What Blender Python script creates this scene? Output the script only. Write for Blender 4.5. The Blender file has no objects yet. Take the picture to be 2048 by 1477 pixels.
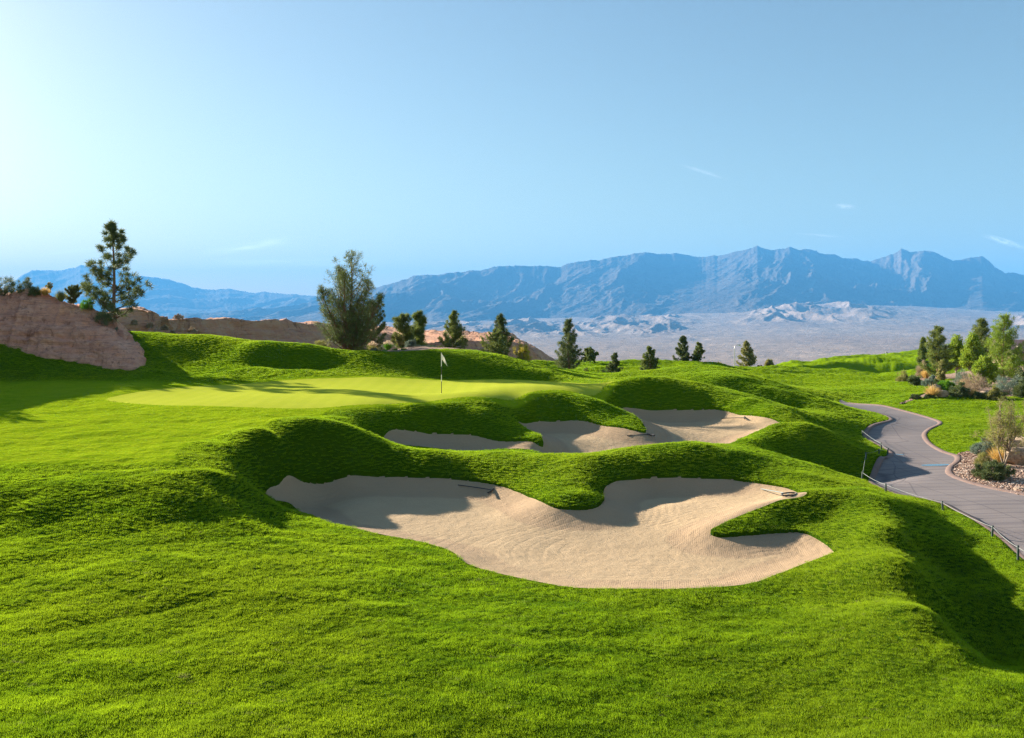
import bpy, bmesh, math, random
import numpy as np
from mathutils import Vector

# ------------------------------------------------------------------ basics
F = 1593.0; UC = 1024.0; VH = 640.0; CZ = 10.0      # focal length in photo px, horizon row, camera height
SUN_AZ = math.radians(40.0)      # sun stands to the left and this far beyond the picture plane
SUN_EL = math.radians(18.5)
sc = bpy.context.scene
COL = sc.collection
rng = np.random.default_rng(7)

def W(u, v, d):
    return ((u - UC) / F * d, d, CZ - (v - VH) / F * d)

def tag(o, label=None, cat=None, group=None, kind=None):
    if label: o['label'] = label
    if cat: o['category'] = cat
    if group: o['group'] = group
    if kind: o['kind'] = kind
    return o

def npmesh(name, verts, faces, mats, smooth=True, attrs=None, matidx=None):
    """faces: (n,k) int array"""
    verts = np.asarray(verts, dtype=np.float32); faces = np.asarray(faces, dtype=np.int32)
    me = bpy.data.meshes.new(name)
    n, k = faces.shape
    me.vertices.add(len(verts)); me.vertices.foreach_set('co', verts.ravel())
    me.loops.add(n * k); me.loops.foreach_set('vertex_index', faces.ravel())
    me.polygons.add(n); me.polygons.foreach_set('loop_start', np.arange(0, n * k, k, dtype=np.int32))
    me.polygons.foreach_set('loop_total', np.full(n, k, dtype=np.int32))
    me.polygons.foreach_set('use_smooth', np.full(n, smooth, dtype=bool))
    if matidx is not None: me.polygons.foreach_set('material_index', np.asarray(matidx, dtype=np.int32))
    for a, val in (attrs or {}).items():
        at = me.attributes.new(a, 'FLOAT', 'POINT'); at.data.foreach_set('value', np.asarray(val, dtype=np.float32))
    me.update(calc_edges=True); me.validate()
    for m in (mats if isinstance(mats, (list, tuple)) else [mats]): me.materials.append(m)
    return me

def link(name, me, parent=None, loc=None):
    o = bpy.data.objects.new(name, me); COL.objects.link(o)
    if parent is not None: o.parent = parent
    if loc is not None: o.location = loc
    return o

# ------------------------------------------------------------------ noise (numpy)
def _h(ix, iy, seed):
    n = (ix.astype(np.int64) * 374761393 + iy.astype(np.int64) * 668265263 + seed * 144269504) & 0xFFFFFFFF
    n = ((n ^ (n >> 13)) * 1274126177) & 0xFFFFFFFF
    n = n ^ (n >> 16)
    return (n & 0xFFFFFF) / float(0xFFFFFF)
def vnoise(x, y, seed=0):
    x = np.asarray(x, dtype=np.float64); y = np.asarray(y, dtype=np.float64)
    ix = np.floor(x); iy = np.floor(y); fx = x - ix; fy = y - iy
    fx = fx * fx * fx * (fx * (fx * 6 - 15) + 10); fy = fy * fy * fy * (fy * (fy * 6 - 15) + 10)
    a = _h(ix, iy, seed); b = _h(ix + 1, iy, seed); c = _h(ix, iy + 1, seed); d = _h(ix + 1, iy + 1, seed)
    return (a * (1 - fx) + b * fx) * (1 - fy) + (c * (1 - fx) + d * fx) * fy * 1.0
def fbm(x, y, seed=0, oct=4, gain=0.5):
    s = 0; a = 1; t = 0
    for k in range(oct):
        s = s + a * (vnoise(x, y, seed + k * 17) * 2 - 1); t += a; a *= gain
        x = x * 2.03 + 13.1; y = y * 2.03 + 7.7
    return s / t
def ridged(x, y, seed=0, oct=5, gain=0.55):
    s = 0; a = 1; t = 0; w = 1
    for k in range(oct):
        r = 1 - np.abs(vnoise(x, y, seed + k * 31) * 2 - 1); r = r * r
        s = s + a * r * w; t += a; w = np.clip(r * 1.6, 0, 1); a *= gain
        x, y = (x * 0.8 + y * 0.6) * 2.05 + 3.3, (-x * 0.6 + y * 0.8) * 2.05 + 9.1
    return s / t
def sstep(a, b, x):
    t = np.clip((x - a) / (b - a), 0, 1); return t * t * (3 - 2 * t)

# ------------------------------------------------------------------ golf course terrain : control points
# seen points (u, v, depth) in the photograph, and unseen points ('h', u, depth, z relative to the eye)
CP = """
250 800 40.5;400 781 45;560 766 49;760 757 50.5;1000 760 50;1230 767 48;883 787 42;650 815 36.8;400 812 37;830 806 37.8
1000 800 39.9;1040 797 41;1150 785 42.8;1100 770 46;700 780 43.5;540 790 41.5
0 800 40;0 850 31.8;200 850 31.8;450 840 33;0 900 27;250 900 27;450 880 28.8;0 945 24;250 940 24.3;380 930 25
0 970 22.6;200 965 22.8;350 955 23.2;0 1040 20.8;200 1040 20.8;0 1100 19;200 1100 19;400 1060 20.5;0 1200 16.3;300 1200 16.4;600 1200 16.7
0 1340 13.5;400 1340 13.6;800 1340 13.9;1200 1340 14.2;0 1477 11.4;500 1477 11.6;1024 1477 12;1500 1477 12.1;500 1080 20.3;450 1000 22.8;540 1040 22.8;700 1120 20;850 1160 18.8
450 935 25.6;490 905 27.7;540 880 28.9;600 862 30.7;660 864 31.2;730 880 31.5;790 895 31.2;850 907 30.7;600 840 33.5;690 840 34.5;520 860 30.8
560 968 28.2;500 962 26.4;532 985 27;600 955 29.4;700 950 29.9;840 951 29.8;640 920 30.4;760 925 30.6;580 920 29.6
640 1038 24.4;760 1070 22.9;920 1118 20.6;1080 1165 18.8;1200 1177 18.3;1350 1177 18.3;1510 1166 18.8;1600 1130 20.2;1668 1102 21.3;1560 1060 23.5
1422 1063 23.4;1300 1040 24.8;1100 1050 24.3;1000 970 29;900 1000 27.4;700 1000 27.6;1200 1110 21.4;1400 1110 21.4;1150 1016 25.6;1300 952 30.2;1480 957 29.8;1612 985 27.4;1350 1000 27.2;1530 990 27.3
1060 990 27.4;1206 990 27.4;1150 990 26.2;1130 960 27.6;1150 930 29.4;1080 930 30.1;1000 935 30.2;930 935 30.3;1180 950 28.6
1000 909 31.6;900 906 31.4;1100 909 31.6;1200 908 31.5;1300 903 31.3;1400 893 31.6;1450 893 32.2;820 897 31.6;1300 930 30.5;1400 925 30.7;1480 925 30.7
1500 1020 25;1600 992 26.3;1440 1052 23.8;1500 1066 23.2;1600 1064 23.3;1650 1040 24.5;1700 1030 24.6;1720 984 27;1660 985 27.4;1680 1080 22.2
1760 1000 26;1785 1060 22.2;1810 1130 19.0;1850 1230 16.25;1900 1300 14.65;1895 1175 19.5;1935 1285 16.7;2010 1350 15.0;2000 1370 13.4;2048 1400 12.9;2048 1477 11.6;1750 1200 17.4;1700 1300 14.9;1800 1400 13.1
1500 1250 16.4;1650 1180 18.2;1300 1250 16.3
1860 1110 22.1;1900 1150 20.5;1950 1220 18.6;2048 1280 17.1;2048 1200 19.2;1850 1050 24.6;2048 1340 15.2
1790 990 29.4;1900 1020 27.4;1984 1066 24.6;2048 1120 22.1;1850 1000 28.4;1960 1100 23
760 845 35.5;830 820 36.9;890 815 37.4;950 828 36.9;1010 853 36.5;1083 881 34.6;765 876 34.9;860 864 36;950 869 35.7;1040 880 34.8;850 885 34.8;950 900 34.2;1100 905 34.3;900 840 36.6;820 845 36.2
1045 842 39.3;1130 838 39.8;1200 848 38.8;1280 861 37.4;1150 870 37;1250 890 35.7;1350 890 35.8;1120 790 41.6;1060 794 41.1;1170 798 41;1220 818 40.1;1255 838 38.8;1290 857 37.8;1120 815 40.75;1000 822 38.2;1050 815 40.3
1225 822 43.5;1300 817 44.2;1400 819 43.8;1480 828 42;1572 853 38.8;1476 884 36.4;1350 850 40.2;1480 850 39.9;1560 866 37.6
1240 776 45.2;1290 768 45.6;1340 772 45.6;1400 785 45;1450 797 44.2;1500 806 43.4;1560 822 41.4;1300 795 45;1400 803 44.4;1190 800 43.5
1500 880 36.2;1560 858 37.7;1600 858 37.4;1650 868 37.1;1600 880 36.2;1540 890 35;1620 925 33;1530 918 31.8;1620 953 29.6;1690 970 29
1420 736 62;1350 740 60.5;1250 752 57;1500 750 60.5;1550 770 58;1620 795 55;1700 820 51.8;1760 836 50.2;1450 752 54.2;1450 785 51.2;1540 778 52.6;1550 803 49.6;1380 755 54.6;1380 778 51.8;1330 765 52.5;1600 815 48.6;1500 765 54;1640 830 46.5;1350 755 55;1600 838 43.8;1690 858 44.8
1660 880 38.6;1700 900 38;1680 930 34.8;1730 880 42.8
1728 872 44.6;1775 905 39;1735 940 34.6;1735 962 32.2;1700 950 32.8
1800 880 43.4;1830 920 37.2;1850 960 32.6;1950 1010 27.9;2048 1050 25.3;1800 840 51;1740 820 57;1830 850 48.5
1920 915 37.6;1855 870 45;1885 842 51.2;1760 812 60;1670 804 64;2048 990 29.4;1950 965 32
1950 870 45.6;2040 875 45;1870 797 62;2000 812 58.5;2048 800 60;1900 780 68;1800 768 80;1700 775 80;1600 770 85;1600 745 125;1500 743 118;1700 745 130;1560 760 90;1650 757 104;1750 757 104;1550 752 106;1650 752 112;1750 753 112;1500 757 92;1800 760 88
2000 930 35.4;2048 930 35.4;2048 840 51;1970 850 49;1930 820 57
1600 724 190;1650 720 215;1773 715 235;1830 709 245;1680 714 226;1740 720 215;1560 735 165;1620 730 168;1640 729 168;1640 735 161;1700 728 168;1700 742 160;1700 746 148;1760 727 168;1760 743 160;1760 747 148;1820 719 170;1820 742 160;1820 746 148;1700 723 188;1773 720 195;1640 725 186;1830 714 200;1600 726 175;1900 715 190;1760 714 262;1700 714 262;1850 709 268;1850 712 172;1850 738 150
1950 747 95;2048 740 95;2000 725 130;1900 735 120;2048 770 75;1850 755 100
1100 729 112;1250 729 112;1400 733 112;1100 750 88;1250 752 88;1350 748 90;1500 738 150;1440 738 125
0 690 54;0 745 51;0 770 46;150 728 53;240 746 52;298 742 52;300 712 56;260 664 60;420 674 59.5;495 692 57.5;350 745 52.5;400 715 56.5;150 765 47.5;330 770 47;450 720 55.5;450 752 52
530 697 56;620 699 56;740 712 55.5;800 716 55.5;870 712 55.5;930 709 55.5;1000 721 55.5;1070 736 55.5;1130 750 55;1200 757 54;600 738 53;520 738 53;560 725 54.5;700 738 53.4;800 742 53;900 745 53;1000 750 52.5;660 725 54.3
850 694 62;930 706 62;780 700 61.5;700 708 60;980 722 64
"""
HP = """
-500 33 -2.2;-700 33 1.0;-500 42 1.5;-200 52 -1;-400 58 1;-150 64 1.0;100 64 -0.5;230 63 -1.2;350 68 -2;500 66 -2.6;700 68 -3.2;900 70 -4.2;1150 66 -4.6;1350 75 -6
-200 40 -3.9;-300 30 -4.1;-300 22 -4.6;-300 14 -5.8;-500 24 -4.0;200 100 -3;600 100 -5;900 100 -6;0 100 -1;-400 100 0
300 150 -9;600 150 -12;900 150 -12;1100 180 -20;1300 180 -20;1500 230 -26;0 150 -6;1200 240 -42;900 240 -36;500 240 -34;100 240 -26;-300 240 -14
1600 300 -38;1800 320 -38;2000 320 -34;2300 300 -20;1400 300 -50;2300 200 -9;2300 120 -5.5;2300 80 -5.8;2300 50 -6.3;2300 30 -6.5;2400 20 -6.6;2300 14 -6.4
0 7 -6.2;1024 7 -6.5;2048 7 -6.5;-500 7 -5.9;2500 7 -6.7;1024 4 -6.6;-500 4 -6;2500 4 -6.8
1480 66 -4.6;1600 68 -5.8;1420 75 -6
"""
pts = []
for line in CP.replace('\n', ';').split(';'):
    if line.strip():
        u, v, d = map(float, line.split()); pts.append(W(u, v, d))
for line in HP.replace('\n', ';').split(';'):
    if line.strip():
        u, d, z = map(float, line.split()); pts.append(((u - UC) / F * d, d, CZ + z))
pts = np.array(pts)

def warp(x, y):
    yy = np.where(y < 6, 3 + 3 * np.exp((y - 6) / 3.0 * 1.0), y)   # keeps the log finite near and behind the eye
    return x / yy, np.log(yy)
def fit_tps(P, lam):
    s, t = warp(P[:, 0], P[:, 1]); n = len(P)
    A = np.zeros((n + 3, n + 3)); r2 = (s[:, None] - s[None]) ** 2 + (t[:, None] - t[None]) ** 2
    A[:n, :n] = np.where(r2 > 0, r2 * np.log(r2 + 1e-20) * 0.5, 0) + lam * np.eye(n)
    Q = np.stack([np.ones(n), s, t], 1); A[:n, n:] = Q; A[n:, :n] = Q.T
    w = np.linalg.solve(A, np.concatenate([P[:, 2], np.zeros(3)]))
    return s, t, w
TP = fit_tps(pts, 3e-5)
def eval_tps(tp, x, y):
    s0, t0, w = tp; sh = np.shape(x); x = np.ravel(np.asarray(x, float)); y = np.ravel(np.asarray(y, float))
    s, t = warp(x, y); s = np.clip(s, -1.3, 1.3); out = np.empty(len(x)); n = len(s0)
    for i in range(0, len(x), 20000):
        r2 = (s[i:i+20000, None] - s0[None]) ** 2 + (t[i:i+20000, None] - t0[None]) ** 2
        k = r2 * np.log(r2 + 1e-20) * 0.5
        out[i:i+20000] = k @ w[:n] + w[n] + w[n+1] * s[i:i+20000] + w[n+2] * t[i:i+20000]
    return out.reshape(sh)
FEAT = []     # crests and hollows : (plan polyline, height, half width)
for amp, wd_, txt in ((-.45, 1.3, "1340 765 52.6 1450 785 51.2 1580 803 49.6"), (.26, .85, "1500 806 43.3 1560 822 41.3 1620 846 39 1680 873 37.6 1730 895 37"), (-.5, 1.5, "1570 895 35.3 1650 915 34.9 1720 935 34.6"),
  (.30, .9, "1500 886 35.6 1560 860 37.5 1610 860 37.4"), (.20, .9, "1440 1052 23.7 1520 1018 25 1600 994 26.1 1720 985 26.6 1785 1060 22.2 1810 1130 19 1850 1230 16.3"),
  (-.35, 1.2, "1860 1110 22.2 1911 1182 19.3 1964 1292 16.5"), (-.5, 1.3, "530 712 55 640 724 54.4"), (.22, 1.2, "500 692 57 620 698 56.4 740 712 55.8"),
  (-.35, 1.2, "870 737 52.9 1000 745 52.6 1100 754 52.2"), (-.08, 1.5, "-100 1075 19.6 120 1072 19.8 270 1058 20.2 400 1025 21.4"), (.04, 1.0, "-100 965 23 200 962 23 380 948 23.6 450 935 25.2"),
  (.18, .7, "560 880 29.4 620 862 30.9 690 872 31.4"), (.16, .7, "830 820 36.9 900 816 37.3 960 832 36.7"), (.15, .7, "1060 794 40.8 1130 790 41.2 1190 803 40.8"), (.18, .8, "1240 776 45 1300 768 45.6 1360 775 45.3 1430 792 44.3"),
  (.22, 1.3, "1250 752 57 1350 741 60 1430 738 60 1500 752 58 1570 778 55.5 1640 803 53")):
    q = list(map(float, txt.split())); FEAT.append((np.array([W(*q[i:i+3])[:2] for i in range(0, len(q), 3)]), amp, wd_))
def feat(x, y):
    sh = x.shape; x = x.ravel(); y = y.ravel(); out = np.zeros(len(x))
    for P, a, w in FEAT:
        m = np.nonzero((x > P[:, 0].min() - 3 * w) & (x < P[:, 0].max() + 3 * w) & (y > P[:, 1].min() - 3 * w) & (y < P[:, 1].max() + 3 * w))[0]
        if not len(m): continue
        best = np.full(len(m), 1e9)
        for A, B in zip(P[:-1], P[1:]):
            E = B - A; t = np.clip(((x[m] - A[0]) * E[0] + (y[m] - A[1]) * E[1]) / (E @ E), 0, 1); best = np.minimum(best, (x[m] - A[0] - t * E[0]) ** 2 + (y[m] - A[1] - t * E[1]) ** 2)
        out[m] += a * np.exp(-best / (w * w))
    u = UC + F * x / np.maximum(y, 1); dc = 168 - np.clip(1700 - u, 0, 99) * .03 + 1.2 * np.sin(u / 37.0)     # steep bank under the far green
    out += -2.6 * sstep(dc, dc - 5.5, y) * sstep(dc - 34, dc - 13, y) * sstep(1595, 1665, u) * sstep(1900, 1850, u)
    return out.reshape(sh)
def T(x, y):            # golf terrain
    x = np.asarray(x, float); y = np.asarray(y, float)
    z = eval_tps(TP, x, y) + feat(x, y)
    far = CZ + np.interp(np.log(np.maximum(y, 1)), np.log([200, 300, 420, 600]), [-38, -50, -72, -90])
    k = sstep(300, 400, y)
    return z * (1 - k) + far * k

def cast(u, v):
    ds = np.exp(np.arange(math.log(9), math.log(420), 0.004))
    x = (u - UC) / F * ds; z = CZ - (v - VH) / F * ds
    below = z < T(x, ds); i = int(np.argmax(below)) if below.any() else len(ds) - 1
    lo, hi = ds[max(i - 1, 0)], ds[i]
    for _ in range(20):
        m = (lo + hi) / 2
        if CZ - (v - VH) / F * m < float(T((u - UC) / F * m, m)): hi = m
        else: lo = m
    return ((u - UC) / F * hi, hi)
def poly_px(txt):
    out = []
    for p in txt.replace('\n', ' ').split():
        q = list(map(float, p.split(',')))
        out.append(cast(*q) if len(q) == 2 else ((q[0] - UC) / F * q[2], q[2]))
    return smooth_poly(np.array(out))
def smooth_poly(P, step=0.12):
    n = len(P); out = []
    for i in range(n):          # Catmull-Rom, closed
        p0, p1, p2, p3 = P[i - 1], P[i], P[(i + 1) % n], P[(i + 2) % n]
        k = max(2, int(np.linalg.norm(p2 - p1) / step)); 
        for j in range(min(k, 40)):
            t = j / min(k, 40)
            out.append(0.5 * ((2 * p1) + (-p0 + p2) * t + (2 * p0 - 5 * p1 + 4 * p2 - p3) * t * t + (-p0 + 3 * p1 - 3 * p2 + p3) * t ** 3))
    return np.array(out)
def sdf(P, x, y, maxd=1.5):
    """signed distance (negative inside) for points near the polygon, gradient too"""
    sh = x.shape; x = x.ravel(); y = y.ravel()
    s = np.full(len(x), maxd); gx = np.zeros(len(x)); gy = np.zeros(len(x))
    m = (x > P[:, 0].min() - maxd) & (x < P[:, 0].max() + maxd) & (y > P[:, 1].min() - maxd) & (y < P[:, 1].max() + maxd)
    idx = np.nonzero(m)[0]; A = P; B = np.roll(P, -1, 0); E = B - A; L2 = (E ** 2).sum(1) + 1e-12
    for c in range(0, len(idx), 6000):
        ii = idx[c:c+6000]; px = x[ii, None]; py = y[ii, None]
        t = np.clip(((px - A[None, :, 0]) * E[None, :, 0] + (py - A[None, :, 1]) * E[None, :, 1]) / L2[None], 0, 1)
        dx = px - A[None, :, 0] - t * E[None, :, 0]; dy = py - A[None, :, 1] - t * E[None, :, 1]
        d2 = dx * dx + dy * dy; j = d2.argmin(1); r = np.arange(len(ii)); d = np.sqrt(d2[r, j]) + 1e-9
        cond = (A[None, :, 1] > py) != (B[None, :, 1] > py)
        xi = A[None, :, 0] + (py - A[None, :, 1]) * E[None, :, 0] / np.where(np.abs(E[None, :, 1]) < 1e-12, 1e-12, E[None, :, 1])
        ins = (cond & (px < xi)).sum(1) % 2 == 1
        sg = np.where(ins, -1, 1); s[ii] = sg * d; gx[ii] = sg * dx[r, j] / d; gy[ii] = sg * dy[r, j] / d
    return s.reshape(sh), gx.reshape(sh), gy.reshape(sh)

# ------------------------------------------------------------------ areas, traced as plan outlines
NEARB = poly_px("""530,980 548,967 600,956 680,951 760,949 840,951 900,953 960,960 1000,968 1030,978 1060,990 1085,1000 1112,1012 1150,1016 1180,1014 1200,1006
1208,994 1206,980 1216,966 1240,957 1290,952 1350,951 1420,953 1480,957 1540,966 1590,978 1614,986 1560,1001 1520,1016 1480,1032 1440,1049 1421,1060 1432,1067 1460,1068
1500,1064 1560,1060 1610,1062 1645,1078 1666,1096 1668,1103 1650,1112 1600,1130 1550,1150 1510,1166 1450,1174 1350,1177 1250,1177 1150,1174 1080,1165 1030,1155 980,1143
940,1130 921,1118 905,1105 870,1092 820,1081 760,1070 700,1055 640,1038 590,1015 550,1000 532,988""")
UPB = poly_px("""765,876,34.9 790,866,35.6 860,863,36 900,864,35.9 950,869,35.7 1000,874,35.2 1050,881,34.8 1084,885,34.4 1078,870,35.6 1050,855,37.2 1032,848,38.8 1050,842,39.3 1080,839,39.7 1130,838,39.8
1180,845,39.2 1230,855,38.2 1280,862,37.4 1292,860,37.7 1275,845,39.4 1245,830,41.5 1224,822,43.5 1240,818,44 1300,817,44.2 1400,819,43.8 1450,823,43 1480,828,42 1520,838,40.8 1555,846,39.8 1573,853,38.8
1540,861,38.2 1492,869,37.4 1476,880,36.4 1474,890,35.4 1440,893,34.6 1400,893,34.2 1330,900,33.8 1250,906,33.6 1150,909,33.5 1050,908,33.7 950,908,33.9 890,903,34 830,893,34.3 790,883,34.6""")
GREEN = poly_px("""215,800,40.6 300,783,44.4 420,771,47.6 540,764,49.5 650,758,50.6 760,756,50.9 900,758,50.8 1000,759,50.4 1100,760,50.4 1200,764,49 1245,768,47.6 1210,776,45.4 1150,785,42.8
1080,793,41.9 1000,800,40.1 900,804,38.4 800,809,37.4 700,814,36.9 600,816,36.6 480,814,36.8 380,812,37.1 300,808,38""")
PATHL = np.array([cast(*p) for p in [(2300, 1200)]] + [((u - UC) / F * d, d) for u, v, d in
  [(2150, 0, 19.6), (2048, 0, 22.1), (1984, 0, 24.6), (1900, 0, 27.6), (1850, 0, 28.6), (1795, 0, 29.6), (1750, 0, 31), (1733, 0, 32.6), (1737, 0, 34.8), (1760, 0, 37), (1776, 0, 39.2), (1745, 0, 42), (1726, 0, 44.6), (1738, 0, 47), (1775, 0, 49.8), (1770, 0, 52.5), (1730, 0, 55.5), (1690, 0, 58)]])
PATHR = np.array([((u - UC) / F * d, d) for u, d in
  [(1678, 65.4), (1700, 64), (1760, 60.6), (1830, 55.6), (1872, 52), (1884, 49.6), (1862, 47), (1853, 45), (1862, 42.4), (1890, 39.6), (1918, 38), (1920, 36.6), (1905, 35), (1910, 33.4), (1960, 31.6), (2048, 29.6), (2200, 27), (2500, 24), (2700, 20)]])
EXT = np.array([(24.0, 12.0), (19.0, 8.0), (15.5, 8.0), (15.0, 12.0)])
PATH = smooth_poly(np.concatenate([PATHL[1:], PATHR, EXT]))
BED1 = poly_px("1920,0,39.2 1990,893,40.6 2048,900,39.6 2200,900,40 2350,950,33 2350,980,27.5 2200,0,26.9 2048,993,29.3 1955,968,31.4 1905,945,33.2 1895,935,35.2 1912,915,36.9")
BED2 = poly_px("1800,795,61 1850,786,64 1900,790,64 1960,800,62.5 2030,803,62 2200,800,62 2400,780,90 2400,735,125 2048,735,112 1900,745,105 1850,752,100 1830,765,88 1870,778,74 1850,784,67")
BED3 = poly_px("690,0,58 800,0,57.2 880,0,57.5 940,0,58.5 960,0,62 900,0,67 760,0,68 660,0,65 650,0,61")
POLYS = dict(near=NEARB, up=UPB, green=GREEN, path=PATH, bed1=BED1, bed2=BED2, bed3=BED3)
def inset(P, w):          # kerb ring : shrink a closed outline
    a = np.roll(P, 1, 0); b = np.roll(P, -1, 0); t = b - a; t /= np.linalg.norm(t, axis=1)[:, None] + 1e-9
    n = np.stack([-t[:, 1], t[:, 0]], 1)
    area = 0.5 * np.sum(P[:, 0] * np.roll(P[:, 1], -1) - np.roll(P[:, 0], -1) * P[:, 1])
    return P + n * w * (1 if area > 0 else -1)

# ------------------------------------------------------------------ shader helpers
def mat(name):
    m = bpy.data.materials.new(name); m.use_nodes = True; nt = m.node_tree; nt.nodes.clear()
    out = nt.nodes.new('ShaderNodeOutputMaterial'); m.cycles.displacement_method = 'BUMP' if hasattr(m, 'cycles') else None
    return m, NT(nt, out)
class NT:
    def __init__(s, nt, out): s.nt = nt; s.out = out; s.tc = None
    def n(s, typ, **kw):
        nd = s.nt.nodes.new(typ)
        for k, v in kw.items():
            if k.startswith('_'): setattr(nd, k[1:], v)
        return nd
    def set(s, sock, v):
        if isinstance(v, bpy.types.NodeSocket): s.nt.links.new(v, sock)
        elif v is not None: sock.default_value = v
    def co(s, kind='Object'):
        if s.tc is None: s.tc = s.n('ShaderNodeTexCoord')
        return s.tc.outputs[kind]
    def map(s, vec, scale=(1, 1, 1), rot=(0, 0, 0), loc=(0, 0, 0)):
        m = s.n('ShaderNodeMapping'); s.set(m.inputs['Vector'], vec); m.inputs['Scale'].default_value = scale; m.inputs['Rotation'].default_value = rot; m.inputs['Location'].default_value = loc
        return m.outputs[0]
    def noise(s, vec=None, scale=1, detail=4, rough=0.55, dist=0):
        n = s.n('ShaderNodeTexNoise'); s.set(n.inputs['Vector'], vec if vec is not None else s.co()); n.inputs['Scale'].default_value = scale
        n.inputs['Detail'].default_value = detail; n.inputs['Roughness'].default_value = rough; n.inputs['Distortion'].default_value = dist
        return n.outputs['Fac']
    def vor(s, vec=None, scale=1, feat='F1', out='Distance'):
        n = s.n('ShaderNodeTexVoronoi', _feature=feat); s.set(n.inputs['Vector'], vec if vec is not None else s.co()); n.inputs['Scale'].default_value = scale
        return n.outputs[out]
    def wave(s, vec, scale, dist=0, detail=2, dscale=1, typ='BANDS', dirn='X', prof='SIN'):
        n = s.n('ShaderNodeTexWave', _wave_type=typ, _wave_profile=prof)
        if typ == 'BANDS': n.bands_direction = dirn
        else: n.rings_direction = dirn
        s.set(n.inputs['Vector'], vec); n.inputs['Scale'].default_value = scale; n.inputs['Distortion'].default_value = dist; n.inputs['Detail'].default_value = detail; n.inputs['Detail Scale'].default_value = dscale
        return n.outputs['Fac']
    def ramp(s, fac, stops, interp='LINEAR'):
        r = s.n('ShaderNodeValToRGB'); r.color_ramp.interpolation = interp; s.set(r.inputs[0], fac); el = r.color_ramp.elements
        while len(el) < len(stops): el.new(0.5)
        for e, (p, c) in zip(el, stops):
            e.position = p; e.color = (c, c, c, 1) if isinstance(c, (int, float)) else (*c, 1)
        return r.outputs[0]
    def mix(s, fac, a, b, mode='MIX'):
        m = s.n('ShaderNodeMix', _data_type='RGBA', _blend_type=mode); s.set(m.inputs[0], fac)
        s.set(m.inputs[6], a if not isinstance(a, tuple) or len(a) == 4 else (*a, 1)); s.set(m.inputs[7], b if not isinstance(b, tuple) or len(b) == 4 else (*b, 1))
        return m.outputs[2]
    def math(s, op, a, b=None, clamp=False):
        m = s.n('ShaderNodeMath', _operation=op, _use_clamp=clamp); s.set(m.inputs[0], a)
        if b is not None: s.set(m.inputs[1], b)
        return m.outputs[0]
    def attr(s, name):
        a = s.n('ShaderNodeAttribute'); a.attribute_name = name; return a.outputs['Fac']
    def bump(s, h, strength=1, dist=0.02, normal=None):
        b = s.n('ShaderNodeBump'); s.set(b.inputs['Height'], h); b.inputs['Strength'].default_value = strength; b.inputs['Distance'].default_value = dist
        if normal is not None: s.set(b.inputs['Normal'], normal)
        return b.outputs[0]
    def pbr(s, col, rough=0.8, normal=None, spec=0.3, metal=0, **kw):
        p = s.n('ShaderNodeBsdfPrincipled'); s.set(p.inputs['Base Color'], col if not isinstance(col, tuple) else (*col[:3], 1)); s.set(p.inputs['Roughness'], rough)
        p.inputs['Specular IOR Level'].default_value = spec; p.inputs['Metallic'].default_value = metal
        if normal is not None: s.set(p.inputs['Normal'], normal)
        return p.outputs[0]
    def surf(s, sh): s.nt.links.new(sh, s.out.inputs['Surface'])
    def addsh(s, fac, a, b):
        m = s.n('ShaderNodeMixShader'); s.set(m.inputs[0], fac); s.nt.links.new(a, m.inputs[1]); s.nt.links.new(b, m.inputs[2]); return m.outputs[0]

def M_ground():
    m, t = mat('turf'); co = t.co()
    mow = t.attr('mow')
    n1 = t.noise(co, 0.35, 5, .6); n2 = t.noise(co, 5, 4, .7); n3 = t.noise(t.map(co, (1.0, 3.2, 1), (0, 0, .35)), 0.9, 4, .6)
    c = t.mix(t.ramp(n2, [(.3, 0), (.7, 1)]), (.065, .165, .0020), (.180, .310, .0040))
    c = t.mix(t.ramp(n1, [(.35, 0), (.7, .6)]), c, (.190, .300, .0045))
    c2 = t.mix(t.ramp(n3, [(.3, 0), (.7, 1)]), (.185, .285, .007), (.300, .370, .014))
    c = t.mix(mow, c, c2)
    c = t.mix(t.math('MULTIPLY', t.attr('cover'), .85), c, (.012, .034, .003))  # darker under tufts: thatch tone, with shade between blades put into the colour
    spk = t.ramp(t.noise(t.map(co, (1, 2.6, 1), (0, 0, .35)), 3.2, 5, .75), [(.66, 0), (.74, 1)])
    c = t.mix(t.math('MULTIPLY', spk, t.math('SUBTRACT', 0.45, t.math('MULTIPLY', mow, 0.35))), c, (.10, .11, .035))
    b1 = t.bump(t.noise(co, 40, 3, .7), .5, .03)
    b2 = t.bump(t.noise(co, 9, 4, .7), .8, .05, b1)
    b3 = t.bump(t.noise(t.map(co, (1, 2.2, 1), (0, 0, .35)), 2.2, 4, .65), .7, .12, b2)
    t.surf(t.pbr(c, .9, b3, 0.0)); return m
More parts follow.
